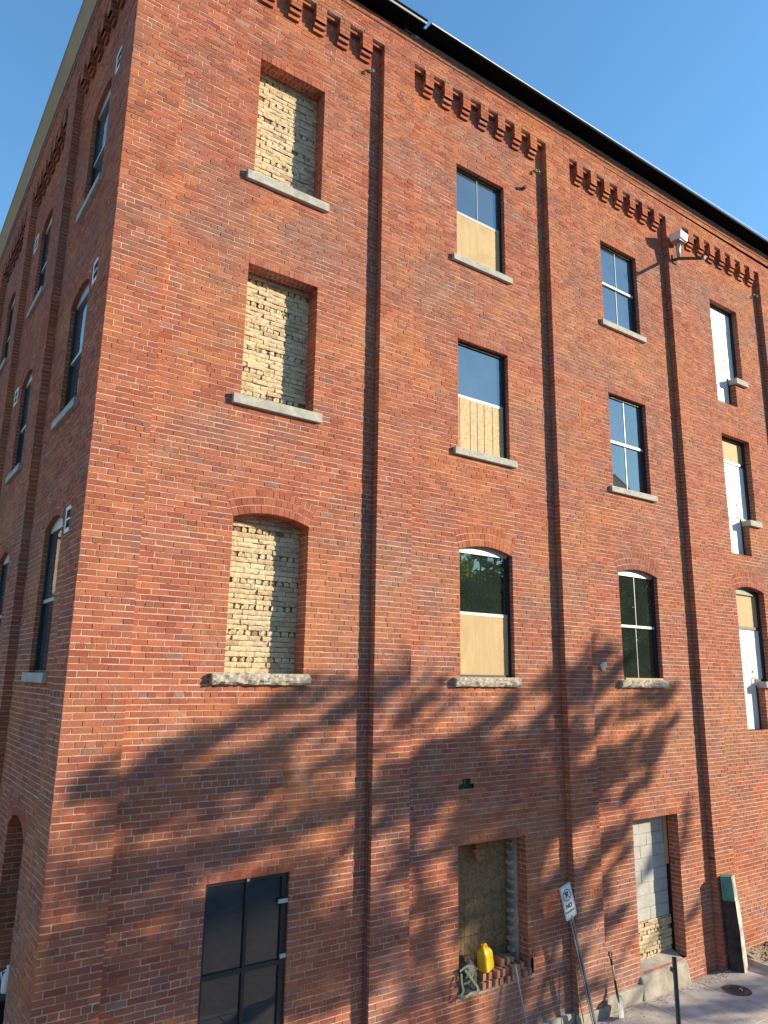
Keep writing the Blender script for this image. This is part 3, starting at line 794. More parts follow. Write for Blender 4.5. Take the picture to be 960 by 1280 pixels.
# sidewalk slabs with open joints along the front
mb = MB(); x = -4.0; k = 0
while x < 12.55:
    x2 = min(x+1.5, 12.62)
    for (ya, yb) in ((-1.45, -.0), (-2.95, -1.462)):
        mb.box(x+.005, x2-.005, ya, yb+.25 if yb > -.1 and x > 12 else yb, GZ-.14, GZ+rnd.uniform(-.003, .003))
    x = x2; k += 1
mb.box(12.0, 12.62, -.3, .12, GZ-.14, GZ-.002)
o = mb.build('sidewalk', 'walk', bevel=.006); o['kind'] = 'structure'
sheet('sidewalk_bed', 'concrete', -4, 12.62, -2.95, .12, GZ-.02)
o = MB(); o.box(-4, 30, -3.12, -2.955, GZ-.16, GZ+.0, j=.002); o = o.build('road_kerb', 'kerb', bevel=.02); o['kind'] = 'structure'
# curved kerb round the planting strip at the right
mb = MB(); cx = [(12.63, .02), (12.60, -.15), (12.56, -.32), (12.55, -.55), (12.62, -.85), (12.80, -1.15), (13.1, -1.38), (13.6, -1.5), (20, -1.55)]
for (xa, ya), (xb, yb) in zip(cx, cx[1:]):
    d = Vector((xb-xa, yb-ya, 0)).normalized(); n = Vector((-d.y, d.x, 0))*.11
    P = [(xa, ya), (xb, yb), (xb+n.x, yb+n.y), (xa+n.x, ya+n.y)]
    mb.hexa([(x, y, GZ-.14) for x, y in P]+[(x, y, GZ+.10) for x, y in P])
o = mb.build('planter_kerb', 'kerb'); o['kind'] = 'structure'
n = 60; mb = MB(); G = {}
for a in range(n+1):
    for b in range(13):
        u = 12.68+a*.12; v = -1.38+b*1.5/12
        if a < 12: u = 12.68+a*.12; v = max(v, -1.0-.03*a)
        G[a, b] = (u, v, GZ+.055+.045*math.sin(u*3.1+v*2)*math.sin(v*4+u)+rnd.uniform(-.012, .012)+.10*(b/12)**3)
for a in range(n):
    for b in range(12): mb.face([G[a, b], G[a+1, b], G[a+1, b+1], G[a, b+1]])
o = mb.build('soil', 'soil', smooth=True); o['kind'] = 'structure'
mb = MB()
for k in range(900):
    u = rnd.uniform(12.75, 19); v = min(.1, rnd.gauss(-.18, .22)); s = rnd.uniform(.015, .045); w = rnd.uniform(0, 6.28); z = GZ+.10+.06*max(0, (v+.4))+rnd.uniform(0, .03)
    a, b = math.cos(w)*s, math.sin(w)*s; h = rnd.uniform(-.015, .02)
    mb.face([(u-a, v-b, z), (u+b*.5, v-a*.5, z+h), (u+a, v+b, z+.005), (u-b*.5, v+a*.5, z-h)], 0, (rnd.random(), .5, 0))
o = mb.build('leaf_litter', 'litter'); tag(o, 'dry brown leaf litter along the foot of the wall', 'leaves', kind='stuff')

mb = MB()
for k in range(700):
    u = rnd.uniform(7.4, 12.5); v = -.04-abs(rnd.gauss(0, .09)) if rnd.random() < .75 else rnd.uniform(-1.4, -.05)
    r_ = rnd.uniform(.003, .011); z = GZ+.002
    p = [(u+r_*math.cos(w+.4)*rnd.uniform(.7, 1.2), v+r_*math.sin(w+.4)*rnd.uniform(.7, 1.2), z) for w in (0, 1.57, 3.14, 4.71)]
    mb.hexa(p+[(x*.6+u*.4, y_*.6+v*.4, z+r_*rnd.uniform(.5, 1.2)) for x, y_, _ in p], rnd.choice((0, 1)))
o = mb.build('grit', ['kerb', 'loosebrick']); tag(o, 'brick crumbs and grit along the foot of the wall', 'grit', kind='stuff')

# ------------------------------------------------------------------ things by the wall
def place(o, loc): o.location = loc
# no-parking sign on a leaning channel post
P0, P1 = Vector((8.09, -.13, GZ)), Vector((7.535, -.105, -3.10))
sg = thing('no_parking_sign', 'white no-parking sign on a leaning steel channel post against the brick pilaster', 'sign', P0)
ax = (P1-P0).normalized(); sx = Vector((ax.z, 0, -ax.x)).normalized(); ny = Vector((0, -1, 0))
mb = MB()
def bar(mb, a0, a1, x0, x1, d0, d1, m=0):
    q = [P0+ax*a+sx*x+ny*d for a in (a0, a1) for (x, d) in ((x0, d0), (x1, d0), (x1, d1), (x0, d1))]
    mb.hexa(q, m)
L = (P1-P0).length
bar(mb, 0, L-.02, -.012, .012, -.004, .006); bar(mb, 0, L-.02, -.030, -.012, .006, .026); bar(mb, 0, L-.02, .012, .030, .006, .026)
bar(mb, 0, L-.02, -.040, -.030, .022, .030); bar(mb, 0, L-.02, .030, .040, .022, .030)
for k in range(28): bar(mb, .1+k*.066, .118+k*.066, -.005, .005, .006, .0072, 1)
mb.build('post', ['steel', 'black'], sg)
w_, h_ = .255, .50
def rrect(a0, a1, hw, rad, d):
    pts = []
    for (cx_, cy_, s0) in ((hw-rad, a1-rad, 0), (-hw+rad, a1-rad, 90), (-hw+rad, a0+rad, 180), (hw-rad, a0+rad, 270)):
        for t in range(6):
            w = math.radians(s0+t*18); pts.append(P0+ax*(cy_+rad*math.sin(w))+sx*(cx_+rad*math.cos(w))+ny*d)
    return pts
mb = MB(); a1 = L; a0 = L-h_
f, g = rrect(a0, a1, w_/2, .03, .036), rrect(a0, a1, w_/2, .03, .031)
mb.face(f, 0); mb.face(g[::-1], 1)
for k in range(len(f)): mb.face([g[k], g[(k+1) % len(f)], f[(k+1) % len(f)], f[k]], 1)
pl = mb.build('sign_plate', ['signface', 'steel'], sg)
def rimstrip(a0, a1, hw, rad, d, t):
    o_ = rrect(a0, a1, hw, rad, d); i_ = rrect(a0+t, a1-t, hw-t, max(rad-t, .004), d); m_ = MB()
    for k in range(len(o_)): m_.face([o_[k], o_[(k+1) % len(o_)], i_[(k+1) % len(o_)], i_[k]])
    return m_
ink = rimstrip(a0+.012, a1-.012, w_/2-.012, .022, .0372, .005)
ca = L-.155
for k in range(36):
    w0, w1 = 2*math.pi*k/36, 2*math.pi*(k+1)/36
    q = lambda r_, w: P0+ax*(ca+r_*math.sin(w))+sx*(r_*math.cos(w))+ny*.0374
    ink.face([q(.087, w0), q(.087, w1), q(.076, w1), q(.076, w0)])
q = lambda x, a: P0+ax*(ca+a)+sx*x+ny*.0378
ink.face([q(-.060, .050), q(-.052, .058), q(.060, -.050), q(.052, -.058)])
for x_, a_ in ((0, L-.03), (0, a0+.03)):
    ink.face([P0+ax*(a_+.009*math.sin(w))+sx*(x_+.009*math.cos(w))+ny*.0385 for w in [2*math.pi*k/10 for k in range(10)]])
ink.build('printed_symbol', 'signink', pl)
def lettering(body, size, a, bold=.0):
    cu = bpy.data.curves.new('lettering', 'FONT'); cu.body = body; cu.size = size; cu.align_x = 'CENTER'; cu.align_y = 'CENTER'; cu.offset = bold
    to = bpy.data.objects.new('tmp', cu); C.objects.link(to); dg = bpy.context.evaluated_depsgraph_get(); dg.update()
    me = bpy.data.meshes.new_from_object(to.evaluated_get(dg)); bpy.data.objects.remove(to)
    for v in me.vertices:
        v.co = P0+ax*(a+v.co.y)+sx*v.co.x+ny*.0380
    me.materials.clear(); me.materials.append(M['signink'])
    o = bpy.data.objects.new('lettering', me); C.objects.link(o); o.parent = pl; return o
lettering('P', .125, ca, .004); lettering('NO', .085, L-.315, .004); lettering('PARKING', .047, L-.395, .001)

# shovel
S0, S1 = Vector((8.66, -.20, GZ+.02)), Vector((8.775, .055, -4.30))
sh = thing('shovel', 'long shovel with a pale steel blade and wooden shaft leaning on the brick wall', 'shovel', S0)
d = (S1-S0).normalized(); side = Vector((.93, .30, -.2)); side = (side-d*side.dot(d)).normalized(); nn = d.cross(side)
mb = MB(); n = 8; rows = [(0, .095, .0), (.04, .105, .004), (.12, .108, .010), (.22, .105, .016), (.27, .085, .018), (.30, .03, .016)]
gr = []
for a, hw, cv in rows: gr.append([S0+d*a+side*(hw*(2*k/n-1))+nn*(-cv*((2*k/n-1)**2)*1.6-.01*0) for k in range(n+1)])
for r0, r1 in zip(gr, gr[1:]):
    for k in range(n): mb.face([r0[k], r0[k+1], r1[k+1], r1[k]])
g2 = [[p+nn*.004 for p in r_] for r_ in gr]
for r0, r1 in zip(g2, g2[1:]):
    for k in range(n): mb.face([r0[k], r1[k], r1[k+1], r0[k+1]])
mb.build('blade', 'alu', sh, smooth=True)
mb = MB(); mb.tube([S0+d*.20-nn*.004, S0+d*.30, S0+d*.36, S0+d*.50], [.012, .021, .02, .018]); mb.build('socket', 'black', sh)
Lh = (S1-S0).length
mb = MB(); mb.tube([S0+d*.46, S0+d*(Lh-.15)], [.0155, .0165], 10); mb.build('shaft', 'woodhandle', sh)
mb = MB(); mb.tube([S0+d*(Lh-.19), S0+d*(Lh-.11)], [.02, .021]); e = S0+d*(Lh-.11)
for s in (-1, 1): mb.tube([e, e+side*.045*s+d*.035, e+side*.052*s+d*.10], [.013, .011, .011], 8)
mb.tube([e-side*.058+d*.10, e+side*.058+d*.10], .013, 8); mb.build('grip', 'black', sh)

# poles
mb = MB(); A_, B_ = Vector((6.60, .035, -4.09)), Vector((6.68, -.20, GZ)); mb.tube([A_, A_.lerp(B_, .16)], [.022, .02], 10); mb.tube([A_.lerp(B_, .15), B_], .0135, 10)
mb.tube([A_+Vector((0, 0, .015)), A_-Vector((0, 0, .02))], .028, 10)
o = mb.build('steel_pole', 'steel'); tag(o, 'thin grey steel pole leaning on the stacked loose bricks of the window ledge', 'pole')
mb = MB(); mb.tube([(7.865, -.02, -4.28), (7.875, -.035, -4.7), (7.92, -.10, GZ)], .0085, 8)
o = mb.build('thin_rod', 'woodhandle'); tag(o, 'thin pale rod leaning on the pilaster behind the no-parking sign', 'rod')
Q0, Q1 = Vector((9.02, -.95, GZ)), Vector((9.03, -.94, -4.13)); mb = MB()
mb.box(-.022, .022, -.003, .003, 0, 1.04); mb.box(-.026, -.020, -.024, -.003, 0, 1.04); mb.box(.020, .026, -.024, -.003, 0, 1.04); mb.box(-.036, -.026, -.028, -.022, 0, 1.04); mb.box(.026, .036, -.028, -.022, 0, 1.04)
mb.box(-.055, -.032, -.05, .02, .84, .90); mb.tube([(-.05, -.02, .87), (-.075, -.02, .87)], .014, 8)
o = mb.build('sign_post', 'darksteel'); o.location = Q0; o.rotation_euler = (.03, -.02, -.5); tag(o, 'short bare steel channel post standing on the sidewalk before the walled-up doorway', 'post')
# timber post
tp = thing('timber_post', 'thick tarred timber post, sunlit faces toned pale, with a green painted top leaning on the wall', 'post', (12.17, -.05, GZ))
PC = [(11.99, -.075), (12.125, -.262), (12.355, -.195), (12.225, -.012)]     # foot of the squared post
def post_sec(z, k, shift, jj=.005):
    return [(12.17+(x-12.17)*k+shift[0]+rnd.uniform(-jj, jj), -.135+(y_+.135)*k+shift[1]+rnd.uniform(-jj, jj), z) for x, y_ in PC]
zs_ = [GZ+.0, GZ+.3, GZ+.7, GZ+.95, GZ+1.19]; mb = MB()
secs = [post_sec(z, 1.02-.012*q, (-.018*q, .006*q)) for q, z in enumerate(zs_)]
for a, b in zip(secs, secs[1:]):
    for k in range(4): mb.face([a[k], a[(k+1) % 4], b[(k+1) % 4], b[k]], 1 if k in (1, 2) else 0)  # sun-facing sides painted pale, the others left tar-dark
mb.face(secs[-1]); mb.build('timber_shaft', ['timber', 'timberlit'], tp)
mb = MB(); a = post_sec(GZ+1.18, .90, (-.072, .024), .002); b = post_sec(GZ+1.63, .84, (-.105, .034), .002)
for k, dz in enumerate((-.03, -.015, -.01, -.02)): b[k] = (b[k][0], b[k][1], b[k][2]+dz)
for k in range(4): mb.face([a[k], a[(k+1) % 4], b[(k+1) % 4], b[k]], 1 if k == 1 else 0)  # sunlit front of the green top painted pale as well
mb.face(b, 0); mb.face(a, 0); mb.build('green_top', ['green', 'timberlit'], tp, bevel=.006)
# utility cover in the sidewalk
uc = thing('utility_cover', 'round dirty iron utility cover sunk in the sidewalk', 'cover', (11.26, -.60, GZ))
mb = MB(); n = 28
ring = lambda r_, z: [(11.26+r_*math.cos(2*math.pi*k/n), -.60+r_*math.sin(2*math.pi*k/n), GZ+z) for k in range(n)]
R0, R1, R2, R3 = ring(.235, -.004), ring(.232, .010), ring(.205, .010), ring(.20, .004)
for a, b in ((R0, R1), (R1, R2), (R2, R3)):
    for k in range(n): mb.face([a[k], a[(k+1) % n], b[(k+1) % n], b[k]])
mb.face(R3); mb.build('frame_ring', 'iron', uc)
mb = MB()
for k in range(5): mb.box(11.26-.14+k*.066, 11.26-.14+k*.066+.03, -.60-.12+abs(k-2)*.03, -.60+.12-abs(k-2)*.03, GZ+.0045, GZ+.010)
mb.build('rib', 'iron', uc)
mb = MB()
for k in range(26):
    u, v = 11.31+rnd.gauss(0, .06), -.66+rnd.gauss(0, .04); s = rnd.uniform(.02, .045)
    mb.face([(u+rnd.uniform(-s, s), v+rnd.uniform(-s, s), GZ+.014+rnd.uniform(0, .035)) for _ in range(3)])
o = mb.build('crumpled_foil', 'foil'); tag(o, 'crumpled pale foil scrap lying on the utility cover', 'litter')

# things on the broken window ledge
LZ = -4.316
brick_protos = {}
def loose_brick(loc, rot, label):
    if 'p' not in brick_protos:
        mb = MB(); mb.box(-.10, .10, -.047, .047, -.032, .032, 0, (.3, .6, 0), j=.003)
        mb.face([(-.055, -.02, .0335), (.055, -.02, .0335), (.055, .02, .0335), (-.055, .02, .0335)], 0, (.9, .1, .1))
        o = mb.build('loose_brick', 'loosebrick', bevel=.004); brick_protos['p'] = o
    else:
        o = brick_protos['p'].copy(); C.objects.link(o)
    o.location = loc; o.rotation_euler = rot
    tag(o, label, 'brick', 'loose bricks piled on the window ledge'); return o
nth = ['first', 'second', 'third', 'fourth', 'fifth', 'sixth', 'seventh', 'eighth', 'ninth']
EDGE = (math.pi/2, 0, math.pi/2)      # laid on edge with one end showing
for k in range(9):                    # bottom course, standing on edge, ends to the street
    loose_brick((6.03+k*.118, .175+rnd.uniform(-.03, .02), LZ+.05), (math.pi/2, 0, math.pi/2+rnd.uniform(-.12, .12)), 'loose brick on edge in the bottom course of the ledge pile, %s from the left' % nth[k])
for k in range(8):
    loose_brick((6.07+k*.113, .19+rnd.uniform(-.03, .03), LZ+.148+rnd.uniform(-.003, .004)), (math.pi/2, 0, math.pi/2+rnd.uniform(-.16, .16)), 'loose brick on edge in the upper course of the ledge pile, %s from the left' % nth[k])
loose_brick((6.49, .25, LZ+.247), (math.pi/2, 0, 1.45), 'pale brick on edge on top of the pile, nearest to the yellow jerrycan')
loose_brick((6.60, .26, LZ+.247), (math.pi/2, 0, 1.62), 'pale brick on edge on top of the pile, touched by the steel pole')
loose_brick((6.72, .28, LZ+.235), (0, .05, 1.2), 'brick lying flat on top of the pile beside the grey toothed jamb')
loose_brick((6.93, .24, LZ+.06), (math.pi/2, 0, 1.5), 'loose brick at the far right end of the pile against the red jamb')

jc = thing('jerrycan', 'yellow plastic jerrycan standing on the brick pile in the window opening', 'jerrycan', (6.20, .19, LZ+.20))
mb = MB(); jx, jy, jz = 6.19, .20, LZ+.197
def ring8(hw, hd, z, sx_=0, r_=.035):
    pts = []
    for (cx_, cy_, s0) in ((hw-r_, hd-r_, 0), (-hw+r_, hd-r_, 90), (-hw+r_, -hd+r_, 180), (hw-r_, -hd+r_, 270)):
        for t in range(4):
            w = math.radians(s0+t*30); pts.append((cx_+r_*math.cos(w)+sx_, cy_+r_*math.sin(w), z))
    return pts
lv = [(.120, .065, .0, 0), (.140, .080, .014, 0), (.145, .084, .06, 0), (.141, .080, .14, 0), (.139, .080, .20, 0), (.132, .075, .245, -.004), (.110, .062, .282, -.014), (.062, .040, .306, -.035), (.045, .032, .312, -.045)]
tw = .42; ca_, sa_ = math.cos(tw), math.sin(tw); lean = -.10
tr = lambda p: (jx+p[0]*ca_-p[1]*sa_+lean*p[2], jy+p[0]*sa_+p[1]*ca_, jz+p[2])
rings = [[tr(p) for p in ring8(a, b, z, s_, min(.04, b*.7))] for a, b, z, s_ in lv]
for a, b in zip(rings, rings[1:]):
    for k in range(16): mb.face([a[k], a[(k+1) % 16], b[(k+1) % 16], b[k]])
mb.face(rings[0][::-1]); mb.face(rings[-1]); mb.build('body', 'yellowplastic', jc, smooth=True)
mb = MB(); mb.tube([tr(p) for p in ((-.045, 0, .300), (-.047, 0, .335))], [.026, .026], 14); mb.tube([tr(p) for p in ((-.047, 0, .330), (-.047, 0, .352))], [.031, .029], 14); mb.build('cap', 'yellowplastic', jc)
mb = MB(); mb.tube([tr(p) for p in ((-.02, 0, .318), (.02, 0, .335), (.06, 0, .322), (.095, 0, .28), (.118, 0, .245))], [.015, .016, .016, .016, .015], 10); mb.build('handle', 'yellowplastic', jc, smooth=True)

bg = thing('tool_bag', 'slumped dark canvas bag with olive webbing straps on the window ledge', 'bag', (5.75, .14, LZ))
mb = MB(); nu, nv = 22, 12; g = {}
for a in range(nu):
    for b in range(nv+1):
        w = 2*math.pi*a/nu; t = b/nv
        rx, ry = .20*(1-.42*t)*(1+.10*math.sin(3*w+t*5)), .12*(1-.35*t)*(1+.12*math.sin(4*w+t*3))
        if b == nv: rx *= .4; ry *= .4
        g[a, b] = (5.73+.10*t+rx*math.cos(w)+.02*math.sin(7*t+w*2), .165+ry*math.sin(w)+.03*t, LZ+.03+.34*t*(1+.05*math.sin(2*w))+rnd.uniform(-.008, .008))
for a in range(nu):
    for b in range(nv): mb.face([g[a, b], g[(a+1) % nu, b], g[(a+1) % nu, b+1], g[a, b+1]])
mb.face([g[a, nv] for a in range(nu)]); mb.build('sack', 'canvas', bg, smooth=True)
mb = MB()
for k in range(7):
    x0 = 5.70+rnd.uniform(-.03, .05); z0 = LZ+.20+k*.027; a = rnd.uniform(-.25, .35); L_ = rnd.uniform(.10, .15)
    mb.tube([(x0-.02, .075+rnd.uniform(-.02, .02), z0), (x0+L_*.5, .05+rnd.uniform(-.015, .015), z0+.02+a*.05), (x0+L_+.04, .085, z0-.01+a*.1)], [.018, .027, .016], 8)
mb.build('folded_flap', 'fold', bg, smooth=True)
def strap(pts, wd=.032):
    mb = MB(); P = [Vector(p) for p in pts]; fine = []
    for k in range(len(P)-1):
        p0, p1, p2, p3 = P[max(k-1, 0)], P[k], P[k+1], P[min(k+2, len(P)-1)]
        for q in range(6):
            t = q/6; fine.append(.5*((2*p1)+(p2-p0)*t+(2*p0-5*p1+4*p2-p3)*t*t+(3*p1-p0-3*p2+p3)*t**3))
    fine.append(P[-1]); off = Vector((0, 0, 1))
    for a, b in zip(fine, fine[1:]):
        s = (b-a).cross(Vector((0, -1, 0))); s = s.normalized()*wd/2 if s.length > 1e-6 else Vector((wd/2, 0, 0))
        d = Vector((0, .005, 0)); mb.hexa([a-s, b-s, b+s, a+s, a-s+d, b-s+d, b+s+d, a+s+d])
    mb.build('strap', 'webbing', bg)
strap([(5.60, .06, LZ+.30), (5.58, .03, LZ+.2), (5.60, .02, LZ+.1), (5.55, .03, LZ+.04)])
strap([(5.66, .05, LZ+.34), (5.74, .01, LZ+.23), (5.83, .0, LZ+.12), (5.88, .02, LZ+.05)], .036)
strap([(5.58, .07, LZ+.33), (5.70, .05, LZ+.38), (5.82, .06, LZ+.33), (5.87, .05, LZ+.22)], .03)
strap([(5.63, .05, LZ+.17), (5.72, .02, LZ+.20), (5.80, .03, LZ+.30)], .028)
strap([(5.52, .05, LZ+.05), (5.62, .0, LZ+.03), (5.74, .01, LZ+.05), (5.86, -.0, LZ+.025)], .034)
mb = MB(); mb.box(5.83, 5.88, .005, .02, LZ+.03, LZ+.075, j=.004); mb.build('buckle', 'alu', bg)

# floodlight on the third pilaster
fl = thing('floodlight', 'white box floodlight on a bent steel arm fixed to the pilaster under the corbels', 'floodlight', (12.07, -.02, 9.25))
mb = MB()
mb.hexa([(11.93, -.30, 9.69), (12.20, -.30, 9.66), (12.20, -.04, 9.66), (11.93, -.04, 9.69), (11.91, -.33, 9.87), (12.22, -.33, 9.84), (12.22, -.02, 9.84), (11.91, -.02, 9.87)])
hs_ = mb.build('housing', 'white', fl, bevel=.015)
mb = MB(); mb.box(11.945, 12.185, -.27, -.06, 9.650, 9.672); mb.build('lens', 'steel', hs_)
mb = MB(); mb.tube([(12.07, -.16, 9.67), (12.07, -.14, 9.50), (12.08, -.13, 9.30)], [.055, .05, .035], 12); mb.build('stem', 'flash', fl, smooth=True)
mb = MB(); mb.tube([(12.10, 0.0, 9.32), (12.08, -.13, 9.29), (12.09, -.67, 9.03)], [.034, .034, .034], 10); mb.build('arm', 'rust', fl)
mb = MB(); mb.box(12.02, 12.18, -.025, .002, 9.22, 9.42); mb.build('base_plate', 'rust', fl)
mb = MB(); mb.tube([(12.09, -.66, 9.06), (12.09, -.74, 9.02)], .045, 10); mb.tube([(12.11, -.70, 9.04), (12.19, -.72, 9.08)], .02, 8); mb.build('end_fitting', 'darksteel', fl)

# white jug on a dark crate in the side doorway
mb = MB(); X, Y = .30, 2.70
ct = MB(); ct.box(.16, .50, 2.45, 2.90, GZ, -3.98, j=.004)
for k in range(4): ct.box(.155, .162, 2.47, 2.88, GZ+.12+k*.28, GZ+.16+k*.28)
o = ct.build('dark_crate', 'black'); tag(o, 'dark crate in the arched side doorway at the left edge', 'crate')
prof = [(.07, 0), (.075, .02), (.075, .16), (.065, .20), (.03, .24), (.028, .28)]
for (r0, z0), (r1, z1) in zip(prof, prof[1:]):
    for k in range(14):
        w0, w1 = 2*math.pi*k/14, 2*math.pi*(k+1)/14
        mb.face([(X+r0*math.cos(w0), Y+r0*math.sin(w0), -3.975+z0), (X+r0*math.cos(w1), Y+r0*math.sin(w1), -3.975+z0), (X+r1*math.cos(w1), Y+r1*math.sin(w1), -3.975+z1), (X+r1*math.cos(w0), Y+r1*math.sin(w0), -3.975+z1)])
mb.tube([(X, Y, -3.70), (X, Y, -3.67)], .032, 12); mb.tube([(X-.03, Y, -3.72), (X-.09, Y, -3.74), (X-.075, Y, -3.82)], .012, 8)
o = mb.build('white_jug', 'white', smooth=True); tag(o, 'white plastic jug on the dark crate in the side doorway', 'jug')

